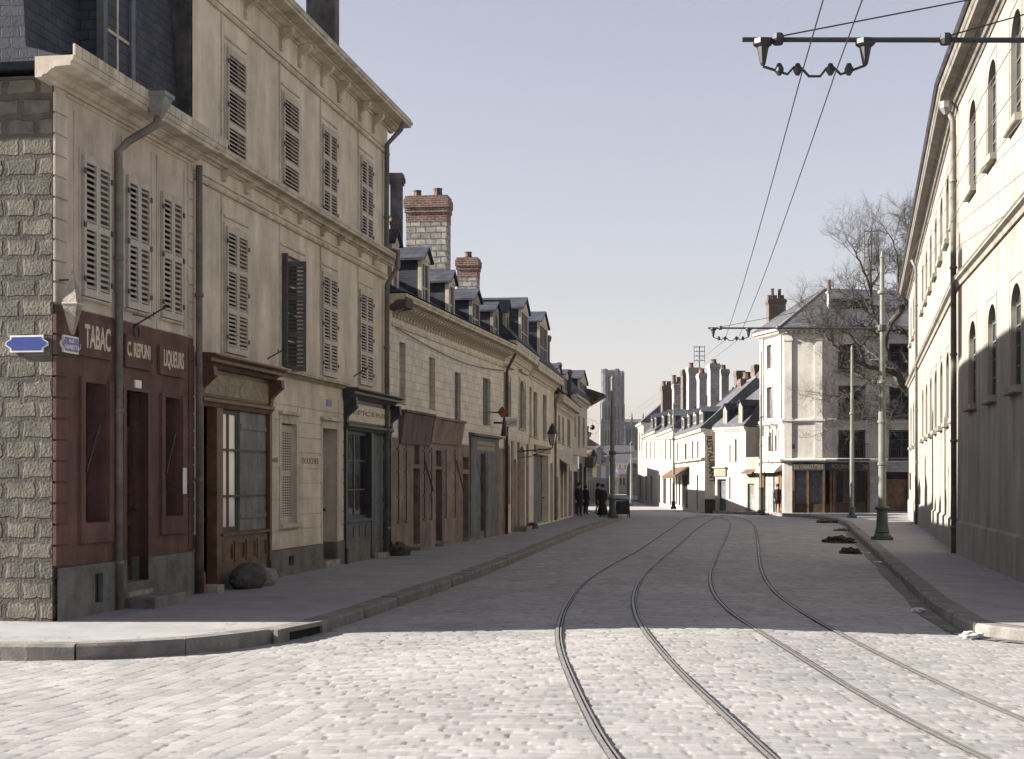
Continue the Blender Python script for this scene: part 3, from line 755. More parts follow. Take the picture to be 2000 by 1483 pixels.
plate('street_sign', fA, fA.rect(112, 149, 653, 687), -.05, [('RUE', .36, .62, .62, .82), ('GAMBETTA', .12, .88, .22, .48)], 'blue enamel street name plate on the red front of the corner house', 'street sign')
fS = Fac(fA.M @ Vector((0, 6, 0)), fA.M @ Vector((0, 0, 0)))
plate('street_sign', fS, (fS.L-.62, fS.L-.06, fA.z(106, 688), fA.z(106, 655)), -.03, [], 'blue enamel street name plate on the rough side wall of the corner house', 'street sign')
t = empty('sign_bracket', fA.M @ Vector((fA.s(260), 0, zred+.05)), fA.rz, label='empty black iron sign bracket with a ring above the middle name panel', cat='bracket')
m = MB(); m.tube([(0, .02, -.1), (0, -.45, .16)], .012, 6); m.tube([(0, -.30, .04), (0, -.30, .11)], .01, 6); m.tube([(0, .0, .08), (0, -.25, .02)], .008, 6); m.lathe(0, -.46, [(.005, .14), (.03, .17), (.005, .2)], 8); m.build('arm', M['iron'], t)
m = MB(); m.tube([(.0+.09*math.cos(q), -.05, -.18+.09*math.sin(q)) for q in [2*PI*i/16 for i in range(17)]], .014, 6); m.build('ring', M['iron'], t)

# ------------------------------------------------------------------ tall house with louvred shutters
fB = Fac(onL(376), onL(757)); L = fB.L
B = fB.root('tall_house', label='three storey cream house with grey louvred shutters and two shopfronts', cat='house', group='houses along the left pavement')
R1 = fB.rect(439, 480, 441, 688); R2 = fB.rect(628.5, 656, 243.5, 428)
f1 = [fB.rect(a, b, 441, 688)[:2]+R1[2:] for a, b in ((438.5, 480), (549, 592), (627, 655.5), (700, 725.5))]
f2 = [fB.rect(a, b, 441, 688)[:2]+R2[2:] for a, b in ((440, 477), (550, 580.5), (627.5, 655), (702, 725))]
zg0, zg1 = fB.z(538.5, 732), fB.z(538.5, 721)            # ground floor cornice
zplin = fB.z(515, 1078.5)
zm0, zm1 = fB.z(545, 398), fB.z(545, 372)                # middle cornice
zml = fB.z(545, 438)
zu = fB.z(548.5, 124); zso = fB.z(754, 251); zto = fB.z(778, 213, -.5)
shop1 = (fB.s(384), fB.s(524)); shop2 = (fB.s(670), fB.s(760))
lat = fB.rect(547, 577, 826, 1023); dor = fB.rect(628, 656, 836, 1094); dor = (dor[0], dor[1], .14, dor[3])
hole1 = (shop1[0]+.02, shop1[1]-.02, .01, zg0-.05); hole2 = (shop2[0]+.02, shop2[1]-.02, .01, zg0-.05)
hs_ = [lat, dor, hole1, hole2]
cv = fB.rect(560, 571, 1087, 1106)
wall(MB(), 0, L, -.4, zplin, hs_+[cv], -.04, .35).build('plinth', M['plinth'], B)
backing(B, cv, .05)
wall(MB(), 0, L, zplin, zg1, hs_, 0, .3).build('ground_floor_wall', M['plaster'], B)
wall(MB(), 0, L, zg1, zso+.1, f1+f2, 0, .22).build('upper_wall', M['plaster'], B)
m = MB()   # rusticated ground floor blocks
jz = [fB.z(515, y) for y in (1078.5, 1041, 1011, 978, 945, 914, 881, 849, 817, 785.7, 752)]
strips = [(shop1[1], lat[0]-.11), (lat[1]+.11, dor[0]-.10), (dor[1]+.12, shop2[0]), (shop2[1], L)]
for za, zb in zip(jz, jz[1:]):
    for xa, xb in strips:
        if xb-xa > .05: m.box(xa+.008, xb-.008, -.016, .01, za+.012, zb-.012)
for xa, xb in ((lat[0]-.11, lat[1]+.11), (dor[0]-.10, dor[1]+.12)):
    m.box(xa+.008, xb-.008, -.016, .01, jz[-2]+.012, jz[-1]-.012)
m.box(lat[0]-.10, lat[1]+.10, -.016, .01, jz[0]+.012, jz[1]-.012)
m.build('rusticated_blocks', M['plaster'], B)
MB().extr(cornice(0, 0, zg0, zg1+.02, .17), shop1[1]+.1, shop2[0]-.02).build('ground_floor_cornice', M['trim'], B)
m = MB(); frame_trim(m, lat, .10, .03, head=.06); sill(m, lat, .12, .10, .10); m.build('window_frame', M['trim'], B)
m = MB(); frame_trim(m, dor, .11, .03, head=.05); m.build('door_frame', M['trim'], B)
m = MB()
m.extr(cornice(0, 0, zm0, zm1, .27), 0.0, L+.2); m.extr([(.01, zml), (-.04, zml), (-.06, zml+.03), (-.06, zml+.07), (.01, zml+.09)], 0, L)
m.extr([(.01, zml+.13), (-.025, zml+.13), (-.025, zml+.15), (.01, zml+.16)], 0, L)
m.build('middle_cornice', M['trim'], B); m = MB()
m.extr([(.01, zu-.02), (-.04, zu-.02), (-.06, zu+.01), (-.06, zu+.05), (.01, zu+.07)], 0, L)
m.extr([(.01, zu+.11), (-.025, zu+.11), (-.025, zu+.13), (.01, zu+.14)], 0, L); m.build('frieze_moulding', M['trim'], B)
for p in (434, 478, 547, 583, 627, 660, 701, 728):
    x = fB.s(p); m = MB(); console(m, x, zml+.2, zm0+.02, .11, .2); m.build('cornice_bracket', M['trim'], B); m = MB(); console(m, x, zu+.22, zso+.02, .13, .26); m.build('cornice_bracket', M['trim'], B)
for p in (433, 546, 626, 699.5):
    x = fB.s(p); MB().box(x-.05, x+.02, -.02, .01, zg1+.02, zml-.002).build('pilaster_strip', M['trim'], B); MB().box(x-.05, x+.02, -.02, .01, zm1+.002, zu-.021).build('pilaster_strip', M['trim'], B)
for r in f1+f2: m = MB(); frame_trim(m, r, .055, .02); m.box(r[0]-.05, r[1]+.09, -.025, .01, r[3]+.14, r[3]+.175); m.build('window_frame', M['trim'], B)
m = MB()
m.extr(cornice(0, 0, zso, zto, .52), -.02, L+.40)
m.build('roof_cornice', M['trim'], B)
for i, r in enumerate(f2): shutters(B, r, 1 if i < 2 else 2, 3, -.035, .066)
for i, r in enumerate(f1):
    if i != 1: shutters(B, r, 2, 3, -.035, .066)
r = f1[1]; backing(B, (r[0]+.02, r[1]-.02, r[2], r[3]), .16)
pane_window(B, r, M['dark'], M['shutter'], 2, 4, .1)
w = (r[1]-r[0])/2
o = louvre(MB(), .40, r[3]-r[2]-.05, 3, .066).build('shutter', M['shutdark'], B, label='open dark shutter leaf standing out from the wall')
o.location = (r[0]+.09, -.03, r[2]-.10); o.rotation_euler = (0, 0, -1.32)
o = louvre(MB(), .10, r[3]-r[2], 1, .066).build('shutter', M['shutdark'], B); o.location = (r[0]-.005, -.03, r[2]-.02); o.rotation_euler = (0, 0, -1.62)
# lattice window and house door
backing(B, lat, .11); m = MB(); a, b, c, d = lat
nx, nz = 6, 34
m.box(a, a+.09, .06, .075, c, d); m.box(b-.07, b, .06, .075, c, d); zmid = c+(d-c)*.50
for z in (c, zmid-.06, d-.14): m.box(a+.09, b-.07, .06, .09, z, z+.12)
for i in range(1, nx): x = a+.09+(b-a-.16)*i/nx; m.box(x-.015, x+.015, .064, .070, c+.1, d-.1)
for i in range(1, nz): z = c+.1+(d-c-.2)*i/nz; m.box(a+.09, b-.07, .0635, .0695, z-.014, z+.014)
m.build('lattice_shutter', M['shutter'], B)
panel_door(B, (dor[0], dor[1], dor[2], dor[3]), M['woodgrey'], .30); MB().box(dor[0]-.02, dor[1]+.02, -.10, .34, -.05, .138).build('doorstep', M['rockpale'], B)
nr = fB.rect(636, 645, 780, 793); MB().box(nr[0], nr[1], -.03, .0, nr[2], nr[3]).build('number_plate', M['enamel'], B)
text('BAINS', M['letfaint'], B, fB.rect(527, 541, 893, 903), -.018); text('DOUCHES', M['letfaint'], B, fB.rect(588, 620, 894, 906), -.018)
# brown wooden shopfront
def shopfront(root, f, x0, x1, ztop, zf0, mat, label):
    m = MB(); 
    m.extr([(.1, ztop-.20), (-.12, ztop-.20), (-.16, ztop-.14), (-.26, ztop-.12), (-.26, ztop-.07), (-.34, ztop-.03), (-.34, ztop), (.1, ztop+.03)], x0-.06, x1+.10)
    m.extr([(.1, zf0-.16), (-.06, zf0-.16), (-.09, zf0-.10), (-.12, zf0-.08), (-.12, zf0-.03), (-.07, zf0), (.1, zf0)], x0, x1)
    for x in (x0, x1-.12):
        m.box(x, x+.12, -.07, .1, 0.0, zf0-.16); m.box(x-.01, x+.13, -.10, .1, 0, .32)
        m.extr([(.05, zf0-.02), (-.08, zf0-.02), (-.10, zf0+.12), (-.20, zf0+.22), (-.30, zf0+.30), (-.28, ztop-.2), (.05, ztop-.2)], x-.015, x+.135)
    m.box(x0+.12, x1-.12, -.05, .1, zf0, ztop-.2)
    return m.build('shopfront', mat, root, label=label)
zt1 = fB.z(387, 682, -.3); zf1 = fB.z(387, 772)
S1 = shopfront(B, fB, shop1[0], shop1[1], zt1, zf1, M['wood'], 'brown varnished wooden shopfront')
r = (shop1[0]+.17, shop1[1]-.17, zf1+.04, zt1-.28); m = MB(); m.box(r[0], r[1], -.062, -.049, r[2], r[3]); p = m.build('fascia_sign', M['ochre'], S1)
text('ARTICLES DE MENAGE', M['gilt'], S1, (r[0]+.1, r[1]-.1, r[2]+.16, r[3]-.12), -.063, bold=.01)
sd = (fB.s(388.5), fB.s(418), .12, zf1-.17); panel_door(B, sd, M['wooddark'], .22, transom=.0)
MB().box(fB.s(418), fB.s(430), -.05, .12, .0, zf1-.16).build('pillar', M['wood'], S1)
zb = fB.z(432, 1040); zw = zf1-.165
w = (fB.s(431), fB.s(467), zb, zw); pane_window(B, w, M['glassbright'], M['wooddark'], 2, 1, .04, fw=.075)
m = MB()
for q in (.29, .67): z = zb+(zw-zb)*q; m.box(w[0], shop1[1]-.14, -.012, .02, z-.02, z+.02)
m.build('window_bar', M['wooddark'], S1)
solid_shutter(S1, (fB.s(468.5), shop1[1]-.13, zb, zw), M['woodgrey'], .0, 1)
m = MB(); xb0, xb1 = fB.s(427), shop1[1]-.12; zb0 = fB.z(432, 1112)
m.box(xb0, xb1, -.03, .15, zb0, zb-.05); m.extr([(.1, zb-.06), (-.09, zb-.06), (-.09, zb-.03), (-.02, zb), (.1, zb)], xb0-.02, xb1)
n = 4
for i in range(n):
    xa = xb0+.06+(xb1-xb0-.1)*i/n; xc = xa+(xb1-xb0-.1)/n-.07; z0, z1 = zb0+.1, zb-.16
    m.box(xa, xc, -.055, -.03, z0, z0+.04); m.box(xa, xc, -.055, -.03, z1-.04, z1); m.box(xa, xa+.04, -.055, -.03, z0+.04, z1-.04); m.box(xc-.04, xc, -.055, -.03, z0+.04, z1-.04)
m.build('stall_riser', M['wood'], S1)
MB().box(xb0, xb1+.12, -.02, .15, -.3, zb0-.001).build('stone_base', M['plinth'], S1)
MB().box(fB.s(386), fB.s(436, -.3), -.32, .2, -.05, .118).build('doorstep', M['rockpale'], S1, bev=.015)
# blue black shopfront
zt2 = fB.z(683.5, 754, -.3); zf2 = fB.z(683, 826)
S2 = shopfront(B, fB, shop2[0], shop2[1], zt2, zf2, M['blue'], 'narrow blue-black shopfront')
r = (shop2[0]+.15, shop2[1]-.15, zf2+.04, zt2-.3); m = MB(); m.box(r[0], r[1], -.062, -.049, r[2], r[3]); m.build('fascia_sign', M['cream'], S2)
text('EPICERIE', M['letfaint'], S2, (r[0]+.42, r[1]-.30, r[2]+.15, r[3]-.12), -.063, bold=.01)
zb = fB.z(673, 1016); xb0, xb1 = shop2[0]+.12, fB.s(722); zw = zf2-.165
pane_window(B, (xb0, xb1, zb, zw), M['glass'], M['blue'], 2, 3, .08, fw=.07)
m = MB(); m.box(xb0, xb1, -.03, .15, fB.z(673, 1060), zb-.05); m.extr([(.1, zb-.06), (-.09, zb-.06), (-.09, zb-.03), (-.02, zb), (.1, zb)], xb0-.02, xb1+.04)
for i in range(4):
    xa = xb0+.06+(xb1-xb0-.08)*i/4; m.box(xa, xa+.1, -.05, -.03, fB.z(673, 1052), zb-.14)
m.build('stall_riser', M['bluegrey'], S2)
MB().box(xb0, xb1, -.02, .15, -.3, fB.z(673, 1060)-.001).build('stone_base', M['plinth'], S2)
MB().box(fB.s(722), fB.s(727), -.05, .1, 0, zw).build('pillar', M['blue'], S2)
panel_door(B, (fB.s(727), shop2[1]-.12, .10, zw), M['bluegrey'], .04); MB().box(fB.s(727), shop2[1], -.15, .3, -.05, .098).build('doorstep', M['rockpale'], S2)
# roof, chimney, pipes
D = 9
roof(B, -.0, L+.25, [(-.50, zto+.004), (-.50, zto+.05), (.3, zto+.42), (D/2, zto+2.2), (D+.3, zto+.004)], M['zinc'])
shell(B, fB, 0.002, L, -.4, zso+.08, D, M['soot'])
chimney(B, fB, 592, 660, -60, 48, 36, .9, M['soot'], pots=((610, 40, .12), (640, 40, .12)))
xp = fB.s(755, -.09)
downpipe(B, [(xp, -.5, zso+.05), (xp, -.42, zso-.12), (xp, -.10, zso-.45), (xp, -.09, zm1+.1), (xp, -.36, zm1+.02), (xp, -.36, zm0-.1), (xp, -.10, zm0-.5), (xp, -.10, .02)], .06)
xq = .02
downpipe(B, [(xq, -.10, fB.z(378, 312)-.1), (xq, -.10, .9)], .055, M['pipe']); downpipe(B, [(xq, -.10, .9), (xq, -.10, .02)], .075, M['pipedark'], False)
for p, q, s_ in ((522, 697, 1), (690, 732, -1)):
    t = empty('wall_hook', fB.M @ Vector((fB.s(p), 0, fB.z(p, q))), fB.rz, label='thin iron hook on the cream wall over the %s shopfront' % ('brown' if s_ > 0 else 'blue-black'), cat='hook')
    m = MB(); m.tube([(0, .02, -.05), (0, -.30, .12), (0, -.33, .16)], .012, 6); m.tube([(0, -.2, .06), (0, -.2, .13)], .01, 6); m.build('hook', M['iron'], t)
# ------------------------------------------------------------------ a plain row house, openings given on its facade plane
def openings(root, f, ops, m=None):
    for o in ops:
        k, r = o[0], o[1]
        if k == 'win': pane_window(root, r, frame=o[2] if len(o) > 2 else M['trim'], rows=3, y=.16)
        elif k == 'dark': panel_door(root, r, o[2] if len(o) > 2 else M['dark'], .24)
        elif k == 'blind': solid_shutter(root, r, o[2] if len(o) > 2 else M['shutdark'], .10, 2, boards=2)
        elif k == 'pane': backing(root, r, .18, M['glass'])
        elif k == 'hole': pass
def house(name, f, label, ops, H, mat, low=None, zlow=2.6, D=8, base=.0, eav=(.25, .35), group=None, prof=None, roofm=None, lowm=None, sidem=None, cat='house', x0=0, x1=None, cm=None, sills=True, arched=()):
    x1 = f.L if x1 is None else x1; g = min(f.g, G(f.A.y), G(f.B.y))
    root = f.root(name, label=label, cat=cat, group=group)
    holes = [o[1] for o in ops]
    if low:
        mb = wall(MB(), x0, x1, g-.5, zlow, holes, -.02, .26); mb.build('ground_floor_wall', low, root)
        mb = wall(MB(), x0, x1, zlow, H, holes, 0, .24)
    else: mb = wall(MB(), x0, x1, g-.5, H, holes, 0, .24)
    for i in arched: a, b, c, d = ops[i][1]; arch_fill(mb, a, b, d, -.02 if d < zlow and low else 0, .24, rise=(b-a)*.3)
    mb.build('wall', mat, root)
    m = MB(); m.extr(cornice(0, 0, H-eav[1], H+.02, eav[0]), x0-.02, x1+.02)
    m.build('cornice', cm or M['trim'], root)
    if sills:
        for o in ops:
            if o[0] in ('win', 'blind', 'pane'): m = MB(); sill(m, o[1], .05, .07, .07); m.build('window_sill', cm or M['trim'], root)
    if prof is None: prof = [(-eav[0]-.04, H+.021), (D/2, H+D*.36), (D+.2, H+.021)]
    roof(root, x0, x1, prof, roofm or M['slate'])
    shell(root, f, x0, x1-.002, g-.5, H-.02, D, sidem or mat)
    openings(root, f, ops)
    return root
LEFT = 'houses along the left pavement'
# ------------------------------------------------------------------ long low house with bracketed cornice
fC = Fac(gp(758, 1084), gp(985, 1043)); L = fC.L
H = fC.z(985, 676); Hk = fC.z(979, 689)
rw = lambda f, z: z
W1 = fC.rect(838, 850, 697, 800)
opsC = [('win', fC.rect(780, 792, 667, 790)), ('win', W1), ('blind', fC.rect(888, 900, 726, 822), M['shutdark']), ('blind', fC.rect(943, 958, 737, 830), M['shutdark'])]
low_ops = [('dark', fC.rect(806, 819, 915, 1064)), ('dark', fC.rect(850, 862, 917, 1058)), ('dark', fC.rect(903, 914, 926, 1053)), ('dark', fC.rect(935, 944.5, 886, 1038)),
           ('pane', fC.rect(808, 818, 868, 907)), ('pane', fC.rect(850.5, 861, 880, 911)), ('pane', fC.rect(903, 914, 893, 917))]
ops = opsC+low_ops
prof = [(-.46, H+.03), (-.25, H+.09), (1.3, H+1.05), (4.5, H+1.35), (8.2, H+.03)]
zlow = fC.z(985, 845)
C_ = house('long_low_house', fC, 'long two storey house with bracketed cornice, slate dormers and a tall patched chimney', ops, H-.02, M['chalk'], M['pinkwood'], fC.z(900, 868), 8, eav=(.44, H-Hk), group=LEFT, prof=prof, sills=False)
m = MB(); n = 46; za, zb = fC.z(979, 703), Hk
for i in range(n):
    x = .45+(L-.6)*i/(n-1)
    if i == 0: o = console(MB(), None or 0, za-.02, zb+.01, .085, .32) if False else None; q = MB(); console(q, 0, za-.02, zb+.01, .085, .32); o = q.build('cornice_bracket', M['trim'], C_); bd = o.data
    else: o = bpy.data.objects.new('cornice_bracket', bd); COL.objects.link(o); o.parent = C_
    o.location = (x, 0, 0)
m.extr([(.01, za-.22), (-.03, za-.22), (-.03, za-.14), (.01, za-.12)], .3, L); m.build('string_course', M['trim'], C_)
m = MB(); pts = []
for i in range(20): q = i/19; pts.append((.4+(L-.8)*q, -.06, za-.25-.28*math.sin(q*PI*.9)))
m.tube(pts, .012, 5); m.build('wall_cable', M['iron'], C_)
m = MB(); m.extr([(.01, 0), (-.42, .05), (-.42, .36), (.01, .36)], .02, .7); m.xf(Matrix.Translation((0, 0, H-.36))); m.build('eave_end', M['soot'], C_)
# boarded shopfront: sloping name boards, hinges, bolts
for (p0, p1, q0, q1, mt) in ((778, 835, 802, 866, M['redboard']), (837, 897, 815, 864, M['pinkwood'])):
    a, b = fC.s(p0), fC.s(p1); z1 = fC.z(p0, q0, -.2); z0 = fC.z(p0, q1, -.1)
    m = MB(); m.extr([(-.02, z0), (-.07, z0), (-.17, z1-.02), (-.16, z1), (-.02, z1)], a, b); m.box(a-.04, b+.04, -.22, 0, z1+.001, z1+.06)
    m.build('sign_board', mt, C_)
sx0, sx1 = fC.s(916), fC.s(971); zs1 = fC.z(917, 852)
m = MB(); m.box(sx0, fC.s(935)-.01, -.06, -.021, 0, zs1); m.box(fC.s(944.5)+.01, sx1, -.06, -.021, 0, zs1); m.box(fC.s(935)-.01, fC.s(944.5)+.01, -.06, -.021, fC.z(935, 884), zs1); m.extr([(0, zs1), (-.18, zs1+.02), (-.18, zs1+.08), (0, zs1+.12)], sx0-.05, sx1+.05)
m.box(fC.s(944.5)+.2, sx1-.15, -.075, -.061, .5, fC.z(935, 892)); S = m.build('shopfront', M['bluegrey'], C_, label='blue grey boarded shopfront')
r = fC.rect(926, 961, 861, 879); p = MB(); p.box(r[0], r[1], -.075, -.061, r[2], r[3]); p.build('fascia_sign', M['ochre'], S); text('CAFE RESTAURANT', M['letfaint'], S, (r[0]+.1, r[1]-.1, r[2]+.12, r[3]-.1), -.077)
for p in (775, 790, 826, 840, 868, 886):
    x = fC.s(p); m = MB(); m.box(x+.05, x+.085, -.045, -.021, .7, 2.6)
    for z in (.75, 1.35, 1.95, 2.5): m.box(x-.09, x+.13, -.0455, -.021, z-.02, z+.02)
    m.build('shutter_strap', M['iron'], C_)
for p in (826, 888, 927): 
    x = fC.s(p); m = MB(); m.tube([(x, -.05, fC.z(p, 900)), (x+.9, -.06, fC.z(p, 960))], .018, 6); m.build('iron_bar', M['iron'], C_)
for r in (low_ops[0][1], low_ops[1][1], low_ops[2][1]): MB().box(r[0]-.05, r[1]+.1, -.22, .3, -.1, .08).build('doorstep', M['kerb'], C_)
for (p0, p1, yt, yb, fm) in ((764, 777, 485, 570, 'trim'), (822, 838, 518, 597, 'trim'), (875, 887, 560, 628, 'trim'), (921, 936, 595, 647, 'white2')):
    a, b = fC.s(p0), fC.s(p1); zd = H-.02
    dormer(C_, a, b, zd, fC.z(p1, yt, .1), -.02, 1.3, M['slate'], M[fm], .30)
a, b = fC.s(962), fC.s(973); dormer(C_, a, b, H, fC.z(970, 610), -.02, 1.3, M['slate'], M['white2'], .25, arched=True)
chimney(C_, fC, 788, 877, 382, 545, 50, .75, M['chimstone'], M['brick'], M['brick'], ((810, 14, .13), (851, 17, .14)), rz=-.14, split=.30, caph=.55)
chimney(C_, fC, 757, 789, 338, 520, 42.5, .6, M['soot'], pots=(), caph=.25)
chimney(C_, fC, 761, 769, 432, 500, 41.0, .18, M['darkbrick'], pots=((765, 8, .06),), caph=.15)
chimney(C_, fC, 889, 935, 503, 590, 56, .7, M['chimstone'], M['brick'], M['brick'], ((911, 13, .13),), rz=-.14, split=.28, caph=.45)
downpipe(C_, [(L-.12, -.4, Hk), (L-.05, -.10, za-.3), (L-.02, -.09, .0)], .05, M['pipedark'])
# ------------------------------------------------------------------ narrow brick-piered house and its neighbour
fD = Fac(gp(985, 1043), gp(1082, 1019.5)); L = fD.L; xm = fD.s(1033)
H = fD.z(1082, 735)
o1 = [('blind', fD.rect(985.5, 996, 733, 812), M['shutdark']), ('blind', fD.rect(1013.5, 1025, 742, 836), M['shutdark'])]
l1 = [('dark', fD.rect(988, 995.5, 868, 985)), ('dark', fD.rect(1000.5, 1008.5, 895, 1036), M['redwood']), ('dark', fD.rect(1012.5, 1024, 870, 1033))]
D1 = house('arched_window_house', fD, 'narrow house with arched upper windows, pinkish brick piers and a red door', o1+l1, H, M['chalk'], M['plaster_tabac'], fD.z(1000, 858), 8, eav=(.4, .6), group=LEFT, prof=[(-.44, H+.03), (.9, H+1.4), (4, H+1.7), (8, H+.03)], x1=xm, arched=(0, 1, 2, 3, 4))
for r in (o1[0][1], o1[1][1]): m = MB(); frame_trim(m, r, .10, .04); m.box(r[0]-.25, r[1]+.25, -.14, .01, r[3]+.28, r[3]+.36); m.build('window_hood', M['trim'], D1)
for p in (985.5, 997, 1009.5, 1027): x = fD.s(p); MB().box(x, x+.42, -.06, -.019, -.2, fD.z(1000, 862)).build('brick_pier', M['pinkpier'], D1)
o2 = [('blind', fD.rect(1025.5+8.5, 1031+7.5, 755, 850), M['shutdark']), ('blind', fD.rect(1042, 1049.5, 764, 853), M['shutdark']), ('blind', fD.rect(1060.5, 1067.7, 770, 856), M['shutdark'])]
l2 = [('dark', fD.rect(1041, 1070, 886, 1027), M['bluegrey']), ('dark', fD.rect(1074, 1079, 905, 1020))]
D2 = house('lantern_house', fD, 'cream house with a wall lantern over its closed blue grey shop doors', o2+l2, H-.12, M['plaster'], M['plaster'], fD.z(1060, 862), 8, eav=(.4, .6), group=LEFT, prof=[(-.44, H-.09), (.9, H+1.5), (4, H+1.8), (8, H-.09)], x0=xm+.01, x1=L)
r = fD.rect(1042, 1071, 868, 882); m = MB(); m.box(r[0], r[1], -.10, -.02, r[2], r[3]); m.build('fascia_sign', M['ochre'], D2)
text('VINS', M['letdark'], D2, (r[0]+.5, r[1]-.5, r[2]+.1, r[3]-.1), -.102)
text('TABAC', M['letfaint'], D2, fD.rect(1044, 1062, 731, 745), -.004)
MB().box(fD.s(1000), fD.s(1012), -.5, 0, -.1, .16).build('doorstep', M['kerb'], D1)
for (p0, p1, yt, fm, ar) in ((979, 989, 612, 'white2', True),): dormer(D1, fD.s(986), fD.s(993), H+.1, fD.z(989, yt), -.02, 1.4, M['slate'], M[fm], .4, arched=ar)
dormer(D1, fD.s(1017), fD.s(1031), H+.1, fD.z(1028, 612), -.02, 2.0, M['slate'], M['trim'], .45)
dormer(D2, fD.s(1053), fD.s(1069), H, fD.z(1066, 640), -.02, 2.0, M['slate'], M['trim'], .5)
chimney(D2, fD, 1062, 1077, 655, 720, 67, .6, M['soot'], caph=.25)
downpipe(D2, [(L-.15, -.3, H-.7), (L-.12, -.08, H-1.1), (L-.12, -.08, 0)], .05, M['pipe'])
# signs on the low houses
t = empty('hanging_sign', fD.M @ Vector((fD.s(981, -.55), -.55, fD.z(981, 805, -.55))), fD.rz, label='small orange diamond sign hung out over the arched window house', cat='shop sign')
m = MB(); m.prism([(-.17, 0), (0, -.17), (.17, 0), (0, .17)], -.015, .015); m.xf(Matrix.Rotation(PI/2-.45, 4, 'Z')); m.build('panel', M['rust'], t); m = MB(); m.tube([(0, .55, 0), (0, 0, 0)], .015, 6); m.build('arm', M['iron'], t)
t = empty('box_sign', fD.M @ Vector((fD.s(999, -.5), -.5, fD.z(999, 826, -.5))), fD.rz, label='white projecting box sign beside the orange diamond', cat='shop sign')
m = MB(); m.box(-.06, .06, -.2, .2, -.12, .10); m.prism([(-.09, .10), (.09, .10), (0, .18)], -.23, .23); m.build('box', M['enamelw'], t); m = MB(); m.box(-.03, .03, .2, .56, -.03, .03); m.build('arm', M['iron'], t)
text('CAFE', M['letdark'], t, (-.16, .16, -.06, .05), -.061, Mx=Matrix.Rotation(-PI/2, 4, 'Z'))
t = empty('shop_lamp', fD.M @ Vector((fD.s(985, -.45), -.45, fD.z(985, 852, -.45))), fD.rz, label='black cone shaped lamp hanging under the orange diamond sign', cat='lamp')
m = MB(); m.lathe(0, 0, [(.11, 0), (.105, .04), (.04, .52), (.02, .6)], 10); m.build('shade', M['iron'], t); m = MB(); m.tube([(0, 0, .58), (0, 0, .68), (0, .46, .73)], .015, 6); m.build('arm', M['iron'], t)
def lantern(f, px, py, out, label, sc=1.0):
    x = f.s(px, -out); z = f.z(px, py, -out)     # foot of the lantern glass
    t = empty('wall_lantern', f.M @ Vector((x, 0, z-.35*sc)), f.rz, label=label, cat='lantern')
    m = MB(); m.tube([(0, .02, 0), (0, -out+.05, .12*sc), (0, -out, .2*sc), (0, -out, .33*sc)], .03*sc, 8); m.tube([(0, .02, -.35*sc), (0, -.4*out, -.25*sc), (0, -.85*out, .10*sc)], .02*sc, 6)
    for q in (.25, .5): m.tube([(0, -out*q+.12*sc*math.sin(a), -.08*sc+.10*sc*math.cos(a)) for a in [2*PI*i/12 for i in range(13)]], .014*sc, 5)
    m.box(-.12*sc, .12*sc, 0, .03, -.45*sc, .15*sc); m.build('bracket', M['iron'], t)
    m = MB(); m.lathe(0, -out, [(.13*sc, .36*sc), (.23*sc, .86*sc)], 4); m.build('glass', M['lampglass'], t)
    m = MB(); m.lathe(0, -out, [(.14*sc, .32*sc), (.14*sc, .36*sc)], 8); m.lathe(0, -out, [(.29*sc, .86*sc), (.28*sc, .90*sc), (.17*sc, 1.12*sc), (.16*sc, 1.22*sc), (.09*sc, 1.28*sc), (.05*sc, 1.38*sc)], 8)
    for i in range(4):
        a = PI/4+i*PI/2; m.tube([(.17*sc*math.cos(a), -out+.17*sc*math.sin(a), .36*sc), (.31*sc*math.cos(a), -out+.31*sc*math.sin(a), .86*sc)], .014*sc, 4)
    m.build('lantern_frame', M['iron'], t); return t
lantern(fD, 1079, 868, 1.25, 'large black lantern on an ornate bracket over the cream house pavement', .70)
# ------------------------------------------------------------------ houses at the bend
fE = Fac(gp(1082, 1019.5), gp(1119, 1009)); L = fE.L; H = fE.z(1100, 778, -.2)
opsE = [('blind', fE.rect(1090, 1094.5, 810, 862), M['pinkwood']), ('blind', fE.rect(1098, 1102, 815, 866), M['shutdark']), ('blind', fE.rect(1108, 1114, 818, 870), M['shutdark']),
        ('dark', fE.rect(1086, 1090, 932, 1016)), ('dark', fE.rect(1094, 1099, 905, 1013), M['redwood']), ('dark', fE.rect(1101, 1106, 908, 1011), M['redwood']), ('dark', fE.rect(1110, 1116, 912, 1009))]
E1 = house('gabled_low_house', fE, 'low cream house with ragged eaves and reddish shop shutters at the bend', opsE, H, M['plaster'], M['plaster_tabac'], fE.z(1100, 880), 8, eav=(.45, .6), group=LEFT, prof=[(-.5, H+.03), (1.0, H+1.3), (4, H+1.7), (8, H+.03)])
m = MB(); a, b = fE.s(1092), fE.s(1107); z = fE.z(1100, 898); m.extr([(0, z+.05), (-.5, z-.3), (-.5, z-.55), (-.47, z-.55), (-.47, z-.33), (0, z)], a, b); m.build('awning', M['trim'], E1)
dormer(E1, fE.s(1090), fE.s(1099), H+.1, fE.z(1098, 728), .1, 1.8, M['slate'], M['trim'], .3); dormer(E1, fE.s(1106), fE.s(1115), H+.1, fE.z(1113, 738), .1, 1.8, M['slate'], M['trim'], .3)
chimney(E1, fE, 1086, 1098, 708, 760, 74, .7, M['white2'], caph=.3); chimney(E1, fE, 1102, 1118, 722, 770, 78, .7, M['soot'], caph=.3)
f2_ = Fac(gp(1119, 1009), gp(1147, 1003)); L = f2_.L; H = f2_.z(1146, 742)
ze = f2_.z(1146, 793)
